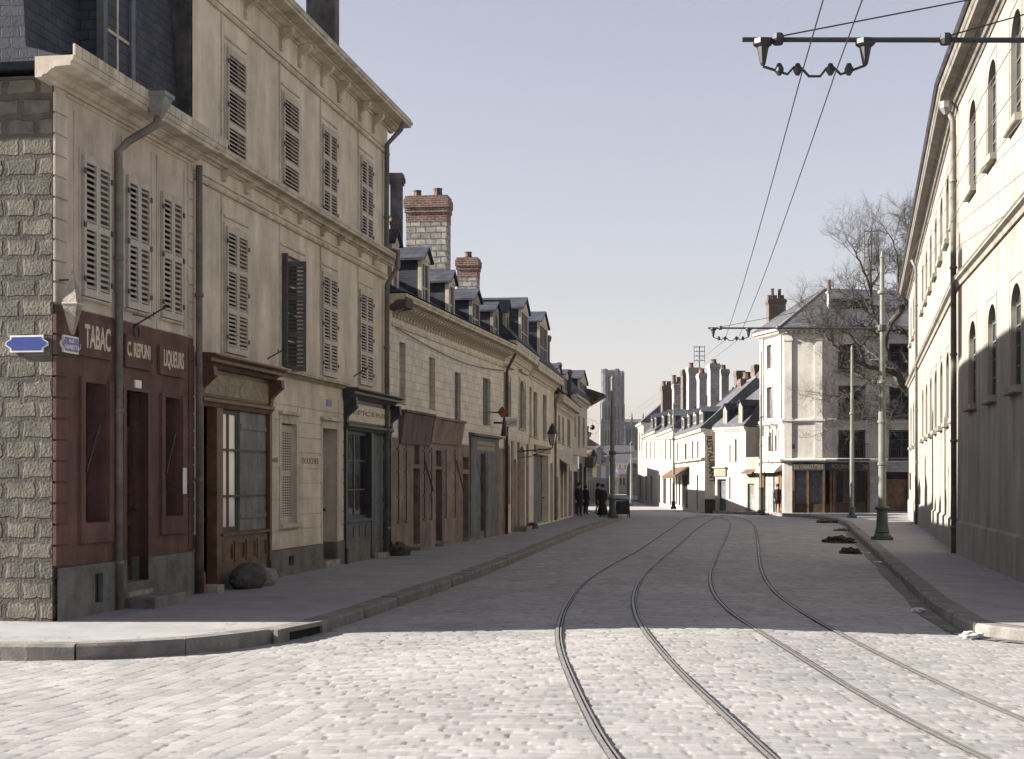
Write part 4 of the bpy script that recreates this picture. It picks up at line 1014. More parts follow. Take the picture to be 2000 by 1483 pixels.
opsF = [('blind', f2_.rect(1122, 1125, 800, 850), M['shutdark']), ('blind', f2_.rect(1129, 1133, 812, 872), M['shutdark']), ('blind', f2_.rect(1138, 1142, 815, 872), M['shutdark']), ('dark', f2_.rect(1121, 1127, 915, 1005)), ('dark', f2_.rect(1130, 1136, 905, 1004), M['wooddark']), ('dark', f2_.rect(1139, 1144, 912, 1003), M['blue'])]
E2 = house('tall_gabled_house', f2_, 'tall narrow grey house at the bend with a hipped dormer and jutting eaves', opsF, H-1.4, M['plaster_tabac'], M['bluegrey'], f2_.z(1130, 890), 9, eav=(.3, .3), group=LEFT, prof=[(-.4, H-1.37), (.5, H-.2), (2.5, H+.5), (9.2, H-1.37)])
m = MB(); m.extr([(.3, ze), (-.3, ze+.05), (-1.0, ze+.45), (-1.15, ze+.55), (-1.1, ze+.62), (-.3, ze+.9), (.3, ze+1.0)], f2_.L*.82, f2_.L+.1); m.build('jutting_eaves', M['soot'], E2)
dormer(E2, f2_.s(1128), f2_.s(1143), H-1.3, f2_.z(1143, 752), -.1, 2, M['slate'], M['plaster_tabac'], .6)
m = MB(); r = f2_.rect(1128, 1146, 890, 912); m.box(r[1]-1.6, r[1]-.2, -.5, -.02, r[2], r[3]); m.build('shop_sign_box', M['redboard'], E2)
r = f2_.rect(1112, 1119, 890, 915)
m = MB(); m.box(.1, .9, -.25, -.02, r[2], r[3]); m.build('white_panel', M['enamelw'], E2)
f3 = Fac(gp(1147, 1003), (5.05, 118)); H = 4.5
E3 = house('plain_row_house', f3, 'plain low house hidden behind the tall grey house at the bend', [], H, M['plaster_tabac'], group=LEFT, D=8, prof=[(-.3, H+.03), (2.5, H+.8), (8, H+.03)])  # unseen house, kept for its shadow and low enough to leave far pavement sunlit
lantern(f3, 1160, 906, 1.0, 'small black lantern on a long bracket beyond the tall grey house', 1.0)
t = empty('hanging_lamp', (5.02, 96, 4.9), 0, label='dark round lamp hung on a wire above the end of the left row', cat='lamp')
zl = CAMZ+(HOR-835)*96/F; t.location = ((1157-1000)/F*96, 96, zl)
m = MB(); m.lathe(0, 0, [(.02, -.16), (.12, -.13), (.17, 0), (.12, .13), (.02, .16)], 12); m.build('globe', M['iron'], t, smooth=True); m = MB(); m.tube([(0, 0, .15), (0, 0, .5), (-1.4, .2, .62)], .012, 5); m.tube([(.42*math.cos(q), 0, .42*math.sin(q)) for q in [2*PI*i/24 for i in range(25)]], .008, 4); m.build('wire_ring', M['pole'], t)
# the far left side of the street beyond the sunny gap
xs = 6.9; rows = [(141, 158, 5.0, 'soot', 'slate2'), (158, 174, 4.0, 'plaster_tabac', 'slate2'), (174, 196, 6.2, 'dullstone', 'slate'), (196, 222, 4.6, 'plaster', 'tile'), (222, 250, 6.0, 'dullstone', 'slate2')]
labs = ['dark low house just past the sunny gap on the left', 'lower rendered house past the gap with a grey roof', 'taller stone house far along the left side', 'small brown roofed house far along the left side', 'last stone house before the street closes on the left']
for (y0, y1, h, mt, rm), lb in zip(rows, labs):
    f = Fac((xs+.082*(y0-141), y0), (xs+.082*(y1-.05-141), y1-.05)); g = G(y0); Lf = f.L; ops = []
    for i in range(3):
        x = Lf*(i+.5)/3; ops.append(('blind', (x-.55, x+.55, g+2.9, g+min(4.6, h-.6+.2)), M['shutdark']))
        ops.append(('dark', (x-.8, x+.8, g+.05, g+2.3), (M['blue'], M['wooddark'], M['dark'])[i]))
    hr = house('far_row_house', f, lb, ops, g+h, M[mt], M['bluegrey'], g+2.6, 7, eav=(.35, .3), roofm=M[rm], group='houses past the gap on the left')
    chimney(hr, f, 1000+(f.A.x-3.6)/y0*F, 1000+(f.A.x-2.4)/y0*F, HOR-(g+h+4.2-CAMZ)/y0*F, HOR-(g+h+2-CAMZ)/y0*F, y0+3, .7, M['soot'], pots=())
# ================================================================== RIGHT SIDE
# ------------------------------------------------------------------ long pale building (two wings meeting at a shallow angle)
gA = Vector(gp(1873, 1082)); dF = Vector((685/F, 1)).normalized()
def solve_ray(P, d, px):
    k = (px-1000)/F; return P+d*((k*P.y-P.x)/(d.x-k*d.y))
gF = solve_ray(gA, dF, 1775)
dN = -Vector((.18, 1)).normalized(); gN = solve_ray(gA, dN, 2150)
fR = Fac(gF, gA); fN = Fac(gA, gN)
RB = fR.root('long_pale_building', label='long pale three storey building with rows of tall arched windows filling the right side', cat='building')
zs0, zs1 = fR.z(1873, 563), fR.z(1873, 548)
He = 11.05; zsof = He-.35
lo0, lo1 = fR.z(1865, 815), fR.z(1865, 666); up0, up1 = fR.z(1867, 427), fR.z(1867, 284)
ww = .62
cent = [fR.s(p) for p in (1865, 1850.6, 1838.5, 1827.6, 1818, 1809.7, 1802.4)]
stp = (cent[0]-cent[-1])/6; cent += [fR.s(1790.5), fR.s(1784.5), fR.s(1779.5)]
far_lo = [(c-ww, c+ww, lo0, lo1) for c in cent]; far_up = [(c-ww, c+ww, up0, up1) for c in cent]
cn = [fN.s(p) for p in (1899, 1937)]; st = cn[1]-cn[0]; cn += [cn[1]+st, cn[1]+2*st]
near_lo = [(c-.62, c+.62, fN.z(1899, 790), fN.z(1899, 627)) for c in cn]; near_up = [(c-.62, c+.62, fN.z(1899, 371), fN.z(1899, 197)) for c in cn]
def wing(f, ops, nm):
    mb = MB(); wall(mb, 0, f.L, f.g-.6, He, ops, 0, .32)
    for r in ops: arch_fill(mb, r[0], r[1], r[3], 0, .32, rise=.42)
    mb.build('wall', M['white'], RB).matrix_local = fR.Mi @ f.M
    for r in ops:
        fb = MB(); a, b, c, d = r; w = .06
        fb.box(a, a+w, .09, .12, c, d); fb.box(b-w, b, .09, .12, c, d); cx = (a+b)/2; fb.box(cx-.035, cx+.035, .09, .12, c, d)
        for i in range(5): z = c+(d-c)*i/5; fb.box(a+w, b-w, .095, .12, z, z+.04)
        o = fb.build('window', M['shutdark'], RB); o.matrix_local = fR.Mi @ f.M
        p = MB(); p.box(a, b, .121, .14, c, d); p.build('pane', M['dimpane'], o)
        m = MB(); sill(m, r, .12, .14, .13); m.build('sill', M['white'], o)
        m = MB(); w = .05; m.box(a-.16, a-.16+w, -.012, .01, c, d+.12); m.box(b+.16-w, b+.16, -.012, .01, c, d+.12); m.box(a-.16, b+.16, -.012, .01, d+.12, d+.17); m.build('surround', M['white'], o)
    m = MB()
    m.extr([(.02, zs0), (-.05, zs0), (-.08, zs0+.08), (-.16, zs0+.12), (-.16, zs1-.03), (-.19, zs1), (.02, zs1+.06)], 0, f.L)
    m.build('string_course', M['white'], RB).matrix_local = fR.Mi @ f.M; m = MB()
    m.extr([(.02, f.g-.5), (-.06, f.g-.5), (-.06, .75), (-.02, .80), (.02, .80)], 0, f.L)
    m.build('plinth', M['white'], RB).matrix_local = fR.Mi @ f.M
    m = MB(); m.extr(cornice(0, 0, zsof-.05, He+.1, .46), -.05, f.L+.05); m.build('cornice', M['pipe'], RB).matrix_local = fR.Mi @ f.M
    m = MB(); m.extr([(-.50, He+.102), (-.56, He+.15), (-.50, He+.20), (.1, He+.50), (6, He+3.6), (12, He+.102)], -.05, f.L+.05); o = m.build('roof', M['slate2'], RB); o.matrix_local = fR.Mi @ f.M
    return o
rf1 = wing(fR, far_lo+far_up, 'far'); rf2 = wing(fN, near_lo+near_up, 'near')
m = MB()
for i in range(8): x = fR.L-2.5-i*4.6; m = MB(); m.box(x-.3, x+.3, -.30, .3, He+.25, He+.65); m.prism([(x-.36, He+.65), (x+.36, He+.65), (x, He+.85)], -.35, .8); m.build('roof_vent', M['slate2'], rf1)
m = MB(); m.box(0, .3, .02, 12, -1, He); m.box(fR.L*.0+.3, fR.L, 11.7, 12, -1, He); m.build('end_wall', M['white2'], RB)
x = fR.L-.25; downpipe(RB, [(x, -.30, zsof), (x, -.12, zsof-.35), (x, -.1, 0)], .07, M['pipe']); m = MB(); m.lathe(x, -.28, [(.06, zsof-.2), (.16, zsof-.05), (.16, zsof+.1)], 8); m.build('rain_hopper', M['zinc'], RB)
x = fR.L-.62; downpipe(RB, [(x, -.1, zsof-.3), (x, -.1, 0)], .04, M['white2'])
x = fR.s(1795); downpipe(RB, [(x, -.3, zsof), (x, -.12, zsof-.35), (x, -.1, -.3)], .06, M['pipe'])
m = MB(); x = fR.s(1779); m.box(x-.35, x+.35, -.06, 0, 1.3, 2.1); m.build('notice_board', M['wood'], RB)
# ------------------------------------------------------------------ corner house with the pork butcher's shop
def at(px, y): return Vector(((px-1000)/F*y, y))
Y0 = 96.3
P0 = at(1485, Y0); P1 = solve_ray(P0, Vector((.22, -.975)).normalized(), 1531); P2 = solve_ray(P1, Vector((.965, -.26)).normalized(), 1612); P3 = solve_ray(P2, Vector((1, .035)).normalized(), 1815)
h1, h2, h3 = Fac(P0, P1), Fac(P1, P2), Fac(P2, P3); g = G(93)
K = h2.root('corner_butcher_house', label='four storey corner house with a dark butcher shopfront and grey slate hipped roof', cat='house')
He2 = h2.z(1570, 641); zsh = h2.z(1570, 899); zs2 = h2.z(1570, 821)
T1, T3 = h2.Mi @ h1.M, h2.Mi @ h3.M; I4 = Matrix.Identity(4)
wl = [h1.rect(1499, 1508.5, 675, 721), h1.rect(1499, 1508.5, 757, 818), h1.rect(1502, 1508, 845, 882), h1.rect(1515, 1519, 845, 882)]
wf = [h3.rect(a, b, t, q) for (a, b) in ((1637, 1691), (1736, 1790)) for (t, q) in ((671, 724), (753, 815), (840, 896))]
dsh = h3.rect(1729, 1775, 922, 999)
sh1 = (h2.s(1540), h2.L-.0, g+.0, zsh-.15)
for (T, f, ops, lo) in ((T1, h1, wl, [(.3, h1.L-.3, g, zsh-.15)]), (I4, h2, [], [(.6, h2.L, g, zsh-.15)]), (T3, h3, wf, [(0, h3.s(1697), g, zsh-.15), dsh])):
    wall(MB(), 0, f.L, g-.5, zsh, lo, 0, .5).build('ground_floor_wall', M['dullstone'] if f is h3 else M['butcher'], K).matrix_local = T
    wall(MB(), 0, f.L, zsh, He2, ops, 0, .25).build('wall', M['butcher'], K).matrix_local = T
    m = MB(); e = .32
    m.extr([(.02, zsh-.12), (-.20, zsh-.10), (-.28, zsh-.02), (-.28, zsh+.05), (.02, zsh+.14)], -.05, f.L+.05)
    m.build('shop_cornice', M['butcher'], K).matrix_local = T; m = MB()
    m.extr([(.02, zs2-.18), (-.05, zs2-.18), (-.14, zs2-.05), (-.14, zs2+.05), (.02, zs2+.1)], 0, f.L)
    m.build('string_course', M['butcher'], K).matrix_local = T; m = MB()
    m.extr([(.02, He2-.35), (-.06, He2-.35), (-.12, He2-.28), (-.12, He2-.18), (-.45, He2-.12), (-.48, He2+.02), (.02, He2+.05)], -.1, f.L+.1)
    n = int(f.L/.28)
    for i in range(n): x = f.L*(i+.5)/n; m.box(x-.07, x+.07, -.32, 0, He2-.30, He2-.12)
    m.build('eaves_cornice', M['butcher'], K).matrix_local = T
m = MB()
for x in (.03, h2.L-.62): m = MB(); m.box(x, x+.45, -.09, 0, zsh+.14, He2-.36); m.box(x-.06, x+.51, -.13, 0, He2-.75, He2-.6); m.box(x-.06, x+.51, -.15, 0, zs2-.05, zs2+.15); m.build('pilaster', M['butcher'], K)
for x in (.15, h1.L-.75): MB().box(x, x+.5, -.10, 0, zs2+.1, He2-.36).build('pilaster', M['butcher'], K).matrix_local = T1
for x in (.3, 1.4, 2.5): MB().extr([(.0, zs2-.9), (-.12, zs2-.8), (-.16, zs2-.3), (-.40, zs2-.19), (0, zs2-.19)], x, x+.28).build('bracket', M['butcher'], K).matrix_local = T1
for r in wl: backing(K, r, .16, M['dimpane']).matrix_local = T1
for r in wl: m = MB(); frame_trim(m, r, .18, .06); m.build('window_trim', M['butcher'], K).matrix_local = T1
for r in wf:
    w = pane_window(K, r, M['glass'], M['shutdark'], 2, 3, .18, fw=.10); w.matrix_local = T3
    m = MB(); a, b, c, d = r
    m.box(a-.15, b+.15, -.4, 0, c-.14, c-.02); m.box(a-.1, b+.1, -.38, -.35, c+.85, c+.9); n = 16
    for i in range(n+1): x = a-.1+(b-a+.2)*i/n; m.box(x-.012, x+.012, -.375, -.355, c-.02, c+.85)
    m.build('balcony', M['iron'], K).matrix_local = T3
    m = MB(); frame_trim(m, r, .22, .05); m.build('window_trim', M['butcher'], K).matrix_local = T3
# shop: dark fascia wraps the corner, orange brown posts
Lx = h2.L+h3.s(1697)
m = MB(); z0, z1 = zsh-.62, zsh-.17
m.box(.5, h2.L, -.14, .3, z0, z1); S = m.build('shopfront', M['blue'], K, label='dark shopfront with gilt lettering')
m = MB(); m.box(0, h3.s(1697), -.14, .3, z0, z1); m.build('shopfront', M['blue'], K).matrix_local = T3
text('CHARCUTERIE', M['gilt'], S, (1.0, h2.L-.1, z0+.1, z1-.09), -.145, bold=.01)
tt = text('FOURNY', M['gilt'], S, (.35, 1.6, z0+.1, z1-.09), -.145, bold=.01); tt.matrix_local = T3
tt = text('265', M['gilt'], S, (2.2, 2.7, z0+.1, z1-.09), -.145, bold=.01); tt.matrix_local = T3
text('265', M['gilt'], S, (.58, .9, z0+.1, z1-.09), -.145, bold=.01)
for x in (.5, 1.35, h2.L-.16): MB().box(x, x+.14, -.12, .1, g, z0).build('post', M['wood'], K)
for x in (h3.s(1620), h3.s(1626), h3.s(1693)): MB().box(x, x+.14, -.12, .1, g, z0).build('post', M['wood'], K).matrix_local = T3
m = MB(); m.box(.5, h2.L, -.05, .3, g, g+.55); m.build('stall_riser', M['wooddark'], K)
m = MB(); m.box(0, h3.s(1697), -.05, .3, g, g+.55); m.build('stall_riser', M['wooddark'], K).matrix_local = T3
backing(K, (.5, h2.L, g+.55, z0), .12, M['bluegrey'], 'closed_shutter')
backing(K, (0, h3.s(1631), g+.55, z0), .12, M['dark'], 'dark_door').matrix_local = T3
o = pane_window(K, (h3.s(1632), h3.s(1692), g+.57, z0), M['glass'], M['wood'], 3, 1, .05, fw=.06); o.matrix_local = T3
m = MB(); a, b = h3.s(1633), h3.s(1692); m.box(a, b, .078, .080, g+.6, g+1.35); m.build('half_curtain', M['paper'], K).matrix_local = T3
o = panel_door(K, dsh, M['wood'], .25, leaf=2, transom=.5); o.matrix_local = T3
# side shop entrance facing the left street
m = MB(); m.box(.3, h1.L-.3, -.05, .1, z0, z1); m.extr([(0, z1), (-.5, z0-.05), (-.5, z0-.12), (0, z0-.02)], .3, h1.L-.3); m.build('awning_hood', M['trim'], K).matrix_local = T1
for x in (.3, .55, h1.L-.75, h1.L-.45): MB().box(x, x+.14, -.08, .15, g, z0).build('post', M['rust'], K).matrix_local = T1
backing(K, (.3, h1.L-.3, g, z0), .06, M['woodgrey'], 'closed_shutter').matrix_local = T1
# hipped roof in facade space
W = lambda v, z: Vector((v.x, v.y, z))
def roofpt(px, py, y): return wp(px, py, y)
ov = lambda P, d: P+d
q0 = P0+Vector((-.5, .3)); q1 = P1+Vector((-.4, -.5)); q2 = P2+Vector((.0, -.5)); q3 = P3+Vector((.5, -.5)); b0 = P0+Vector((3.4, 10)); b3 = P3+Vector((.5, 12))
zr = He2+.03; R1 = roofpt(1610, 566, 98); R2 = roofpt(1830, 572, 98); k1 = roofpt(1562, 592, 97.5)
m = MB(); V = lambda v: (v.x, v.y, zr)
m.quad(V(q1), V(q2), tuple(R1)); m.quad(V(q2), V(q3), tuple(R2), tuple(R1)); m.quad(V(q0), V(q1), tuple(R1), tuple(k1)); m.quad(V(b0), V(q0), tuple(k1))
m.quad(V(b0), tuple(k1), tuple(R1), tuple(R2), V(b3)); m.quad(V(q3), V(b3), tuple(R2)); m.quad(V(b0), V(b3), V(q3), V(q2), V(q1), V(q0))
m.xf(h2.Mi); RR = m.build('roof', M['slate2'], K)
m = MB(); m.tube([W(q1, zr), R1, R2], .10, 6); m.tube([W(q0, zr), k1, R1], .08, 6); m.xf(h2.Mi); m.build('ridge_tiles', M['zinc'], RR)
m = MB(); m.slab([tuple(h2.Mi @ W(v, 0))[:2] for v in (P0, P1+Vector((.3, .3)), P2+Vector((0, .6)), P3+Vector((0, .6)), P3+Vector((0, 11)), P0+Vector((3.6, 10)))], g-.5, He2-.1); m.build('rear_wall', M['soot'], K)
chimney(K, h2, 1499.5, 1537, 584, 660, 97.5, 1.0, M['darkbrick'], caph=.3, pots=((1504, 9, .1), (1511, 22, .1), (1517, 9, .1), (1525, 21, .1), (1531, 9, .1)))
chimney(K, h2, 1616, 1625.5, 568, 632, 94.5, .5, M['butcher'], caph=.15, pots=((1621, 22, .1),))
dm = MB(); a = wp(1628, 628, 94.6); b = wp(1692, 588, 94.6); dm.box(a.x, b.x, 94.6, 98, a.z, b.z); dm.box(a.x-.15, b.x+.15, 94.45, 98, b.z, b.z+.12); dm.xf(h2.Mi); o = dm.build('dormer', M['slate'], K)
m = MB()
for i in range(4): x = a.x+.12+i*(b.x-a.x-.2)/4; m.box(x, x+.38, 94.57, 94.61, a.z+.25, b.z-.15)
m.xf(h2.Mi); m.build('pane', M['glass'], o)
r = h2.rect(1534, 1552, 868, 877); MB().box(r[0], r[1], -.03, 0, r[2], r[3]).build('street_plate', M['enamel'], K)
# ------------------------------------------------------------------ restaurant row
GR = 'houses of the restaurant row'
XR = lambda y: 12.75+.02*(y-101.6)
def onR(px):
    k = (px-1000)/F; y = (12.75-.02*101.6)/(k-.02); return (k*y, y)
I2A, I2B = onR(1318.5), (12.75, 101.6)
i2 = Fac(I2A, I2B); g = G(105); H = i2.z(1374, 838)
ops = [('blind', i2.rect(1322, 1325.5, 866, 905), M['white2']), ('pane', i2.rect(1337, 1341, 867, 905)), ('pane', i2.rect(1351.5, 1354.5, 862, 902)), ('pane', i2.rect(1361.5, 1364.5, 862, 904)),
       ('dark', i2.rect(1320, 1322.5, 930, 985)), ('dark', i2.rect(1325.5, 1329, 930, 987), M['redwood']), ('dark', i2.rect(1332, 1343, 928, 992)), ('dark', i2.rect(1360.5, 1363.5, 928, 995), M['redwood'])]
I2 = house('restaurant_house', i2, 'white restaurant house with big lettering on its brownish end wall and a striped awning', ops, H, M['rowwhite'], None, 2.3, 7, eav=(.3, .4), group=GR, prof=[(-.35, H+.03), (3.4, H+3.4), (7.2, H+.03)], roofm=M['slate2'])
m = MB(); z = i2.z(1345, 913)
m.extr([(0, z+.05), (-.1, z+.07), (-1.1, z-.62), (-1.1, z-.80), (-1.06, z-.80), (-1.05, z-.68), (0, z-.02)], i2.s(1318.9), i2.s(1347)); m.build('awning', M['wood'], I2)
m = MB(); m.extr([(.02, z+.3), (-.25, z+.42), (-.25, z+.52), (.02, z+.6)], 0, i2.L); m.build('string_course', M['rowwhite'], I2)
# end wall that faces the camera carries the lettering
i1 = Fac(at(1396, 101.6), at(1482, 97.8))
fG = Fac((12.75, 101.6), (13.40, 101.58)); 
m = MB(); e0 = i2.Mi @ Vector((12.74, 101.55, 0)); 
gw = MB(); gw.box(12.75, 13.45, 101.57, 101.68, g-.5, H-.02); gw.xf(i2.Mi); gw.build('end_wall', M['plaster_tabac'], I2)
gw = MB(); gw.box(12.74, 13.46, 101.545, 101.571, g-.5, CAMZ+(HOR-975)*101.6/F); gw.xf(i2.Mi); gw.build('painted_dado', M['wooddark'], I2)
Tg = i2.Mi @ Matrix.Translation((0, 101.56, 0))
za, zb = CAMZ+(HOR-944)*101.6/F, CAMZ+(HOR-852)*101.6/F
text('RESTAURANT', M['letdark'], I2, (0, zb-za, -.19, .19), 0, bold=.035, Mx=Tg @ Matrix.Translation((13.06, 0, zb)) @ Matrix.Rotation(PI/2-.07, 4, 'Y'))
# white house set forward beside it
g = G(99); Hs = i1.z(1400, 836); xs_ = i1.s(1456.5)
ops = [('pane', i1.rect(1424.5, 1427, 869, 904)), ('pane', i1.rect(1435, 1439, 858, 903)), ('dark', i1.rect(1400, 1418, 936, 1000), M['bluegrey']), ('pane', i1.rect(1424, 1427, 932, 975)), ('dark', i1.rect(1452.2, 1456, 945, 1000), M['wooddark'])]
I1 = house('white_corner_house', i1, 'white house with two slit windows standing between the restaurant wall and the corner house', ops, Hs, M['rowwhite'], None, 2, 6.5, eav=(.2, .3), group=GR, prof=[(-.25, Hs+.03), (4.2, Hs+4.3), (6.6, Hs+.03)], roofm=M['slate2'], x1=xs_, sills=False)
m = MB(); r = i1.rect(1396, 1420, 915, 930); m.box(r[0], r[1], -.2, 0, r[3], r[3]+.1); m.box(r[0]+.05, r[1]-.05, -.1, 0, r[2], r[3]); S = m.build('shop_sign', M['white2'], I1)
r = i1.rect(1400, 1417, 919, 928); p = MB(); p.box(r[0], r[1], -.115, -.101, r[2], r[3]); p.build('painted_panel', M['ochre'], S)
ops = [('dark', i1.rect(1460, 1473, 945, 1000), M['woodgrey'])]
wy = MB(); wall(wy, xs_+.01, i1.L, g-.5, i1.z(1470, 893), [ops[0][1]], 0, .25); wy.build('yard_wall', M['white2'], I1)
panel_door(I1, ops[0][1], M['woodgrey'], .12)
m = MB(); r = i1.rect(1457, 1478, 917, 926); m.extr([(.0, r[3]), (-.4, r[2]+.1), (-.45, r[2]), (0, r[2]+.03)], r[0], r[1]); m.build('lean_to_roof', M['tile'], I1)
m = MB(); m.box(xs_+.01, i1.L+.02, 1.2, 1.5, g, i1.z(1460, 824, 1.2)); m.prism([(xs_, i1.z(1460, 824, 1.2)), (i1.L+.1, i1.z(1460, 824, 1.2)), (i1.L+.1, i1.z(1480, 800, 1.2)), (i1.L, i1.z(1480, 798, 1.2))], 1.1, 5); m.build('rear_gable', M['soot'], I1)
def dormer_px(root, f, p0, p1, yt, z0, dep=1.6, fm='white2', pk=.35): dormer(root, f.s(p0), f.s(p1), z0, f.z(p1, yt), -.02, dep, M['slate'], M[fm], pk)
dormer_px(I1, i1, 1413, 1420, 800, Hs+.1, 2.2); dormer_px(I1, i1, 1443, 1450, 792, Hs+.1, 2.6)
for p0, p1, yt in ((1332, 1336, 808), (1342, 1346.5, 802), (1354, 1360, 800), (1366, 1373, 796)): dormer_px(I2, i2, p0, p1, yt+8, H+.1, 2.0)
# houses further on
def rowhouse(pa, pb, Hpx, label, ops_px, low=None, mat='rowwhite', D=7, rm='slate2', dorm=(), shade='plaster'):
    f = Fac(onR(pa), onR(pb)); Hh = f.z(pb-1, Hpx); ops = [(k, f.rect(a, b, t, q)) for (k, a, b, t, q) in ops_px]
    r = house('row_house', f, label, ops, Hh, M[mat], None, 2, D, eav=(.3, .35), group=GR, prof=[(-.35, Hh+.03), (2.6, Hh+2.6), (D+.2, Hh+.03)], roofm=M[rm], sidem=M[shade])
    for p0, p1, yt in dorm: dormer_px(r, f, p0, p1, yt, Hh+.1, 1.5)
    return r, f
I3, i3 = rowhouse(1284, 1318, 837, 'white row house with three dormers left of the restaurant', [('pane', 1290, 1292, 862, 897), ('pane', 1299, 1301.5, 860, 898), ('pane', 1308, 1310.5, 858, 899), ('dark', 1287, 1290, 928, 982), ('dark', 1295, 1301, 930, 984), ('dark', 1308, 1311, 928, 987)], dorm=((1293, 1296.5, 812), (1305, 1309, 808), (1313, 1317, 812)))
I4, i4 = rowhouse(1257, 1284, 842, 'white row house with two dormers, fourth from the corner house', [('pane', 1262, 1264, 862, 895), ('pane', 1270, 1272, 862, 896), ('pane', 1278, 1280, 862, 897), ('dark', 1260, 1264, 930, 978), ('dark', 1270, 1274, 930, 980)], dorm=((1272, 1274.5, 818), (1279, 1281.5, 815)))
I5, i5 = rowhouse(1246, 1257, 826, 'taller cream house at the far end of the white row', [('pane', 1248.5, 1250, 845, 880), ('pane', 1253, 1254.5, 845, 880), ('dark', 1249, 1252, 930, 974)], mat='white2', D=9)
# chimneys of the row, each on the house beneath it
for (root, f, a, b, t, bt, y, mt, pots) in (
    (I4, i4, 1292.5, 1314, 754, 805, 150, 'darkbrick', ((1298, 10, .2), (1308, 10, .2))), (I3, i3, 1315, 1331.5, 750, 805, 140, 'chimstone', ((1318, 18, .18), (1328, 14, .2))),
    (I3, i3, 1332, 1344, 722, 805, 132, 'darkbrick', ()), (I3, i3, 1343.5, 1371, 718, 805, 125, 'dullstone', ((1352, 10, .18),)),
    (I2, i2, 1364, 1382, 729, 805, 117, 'dullstone', ((1373, 10, .2),)), (I2, i2, 1385.5, 1407.5, 710, 812, 111, 'dullstone', ((1396.5, 9, .2),)), (I2, i2, 1407, 1425.5, 721, 800, 113, 'dullstone', ((1415, 9, .18),)),
    (I1, i1, 1437, 1457, 724, 760, 118, 'darkbrick', ()), (I1, i1, 1445.5, 1500, 740, 800, 106, 'darkbrick', ((1462, 14, .25),)), (I1, i1, 1472, 1490, 712, 770, 116, 'darkbrick', ())):
    chimney(root, f, a, b, t, bt+12, y, 1.1, M[mt], caph=.45, pots=pots, rz=.06)
m = MB()
for (a, b, c_, d_) in (((1424, 735), (1445, 740), (1380, 812), (1405, 812)), ((1449, 752), (1480, 752), (1395, 838), (1482, 800))): pass
back = empty('rear_house', (16, 112, 0), 0, label='dark roofed house rising behind the white corner house', cat='house', group=GR)
m = MB(); a = wp(1372, 820, 110); b = wp(1452, 738, 114); c_ = wp(1500, 742, 114); d_ = wp(1500, 822, 110)
m.quad(tuple(a), tuple(d_), tuple(c_), tuple(b)); m.quad(tuple(a), tuple(b), (b.x+.5, 120, a.z), (a.x, 120, a.z)); m.quad((a.x, 120, a.z), (b.x+.5, 120, a.z), tuple(b), tuple(c_), (d_.x, 120, a.z)); m.quad(tuple(d_), (d_.x, 120, a.z), tuple(c_))
m.xf(Matrix.Translation((-16, -112, 0))); m.build('roof', M['slate2'], back)
m = MB(); m.box(a.x-16+.2, d_.x-16, -2+.15, 8, -1, a.z-.02); m.build('wall', M['soot'], back)
# ================================================================== STREET FURNITURE
def tram_pole(x, y, z0, H, label, arm=None, big=True, rings=(.35, .55, .75), r=.09, guy=True, hang=None, base=None):
    t = empty('tram_pole', (x, y, z0), 0, label=label, cat='pole', group='tram poles')
    hb = base if base is not None else (.95 if big else .5)
    m = MB(); pr = [(r*1.25, hb), (r*1.2, H*.45), (r, H*.46), (r*.92, H*.74), (r*.8, H*.745), (r*.7, H)]
    m.lathe(0, 0, pr, 14)
    for q in rings: m.lathe(0, 0, [(r*1.15, H*q-.06), (r*1.5, H*q-.03), (r*1.5, H*q+.03), (r*1.15, H*q+.06)], 14)
    m.lathe(0, 0, [(r*.7, H), (r*.9, H+.03), (r*.5, H+.12), (.02, H+.22)], 12)
    m.build('shaft', M['pole'], t, smooth=False)
    m = MB()
    if big: m.lathe(0, 0, [(.26, -.05), (.26, .10)], 4, True); m.lathe(0, 0, [(.25, .10), (.24, .15), (.20, .20), (.22, .24), (.20, .28), (.17, .40), (.15, hb-.08), (.20, hb-.06), (.22, hb-.02), (.20, hb+.02), (.14, hb+.04)], 14)
    else: m.lathe(0, 0, [(.2, -.05), (.2, .14)], 4, True); m.lathe(0, 0, [(.15, .14), (.15, hb-.04), (.18, hb), (.13, hb+.03)], 12)
    m.build('base', M['poleiron'], t)
    for (za, L_, d) in (arm or ()):
        m = MB(); e = (-L_*d, 0, za); m.tube([(0, 0, za-.01), e], [.031, .025], 8); m.lathe(0, 0, [(r*1.2, za-.1), (r*1.6, za-.08), (r*1.6, za+.08), (r*1.2, za+.1)], 12)
        if guy:
            for q, zz in ((.93, .95), (.60, .9)): m.tube([(0, 0, za+zz), (-L_*d*q, 0, za+.03)], .008, 5); m.lathe(-L_*d*q, 0, [(.05, za-.05), (.07, za), (.05, za+.06)], 8)
        if hang:
            for q in hang:
                m.lathe(-q, 0, [(.02, za-.26), (.03, za-.24), (.06, za-.08), (.10, za-.05), (.10, za)], 8)
            a, b = hang; zz = za-.27; w = b-a
            pts = [(-a, 0, zz+.01), (-a-w*.18, 0, zz-.06), (-a-w*.24, 0, zz-.08), (-a-w*.31, 0, zz-.01), (-a-w*.38, 0, zz-.02), (-a-w*.44, 0, zz-.10), (-a-w*.55, 0, zz-.10), (-a-w*.62, 0, zz-.02), (-a-w*.70, 0, zz-.01), (-a-w*.76, 0, zz-.08), (-a-w*.85, 0, zz-.05), (-b, 0, zz)]
            m.tube(pts, .014, 6)
            for q in (.16, .34, .66, .84): m.lathe(-a-w*q, 0, [(.02, zz-.09), (.045, zz-.05), (.045, zz-.02), (.02, zz+.03)], 8)
        m.build('arm', M['iron'] if za*0+abs(x-7.4) < .2 else M['poleiron'], t)
    return t
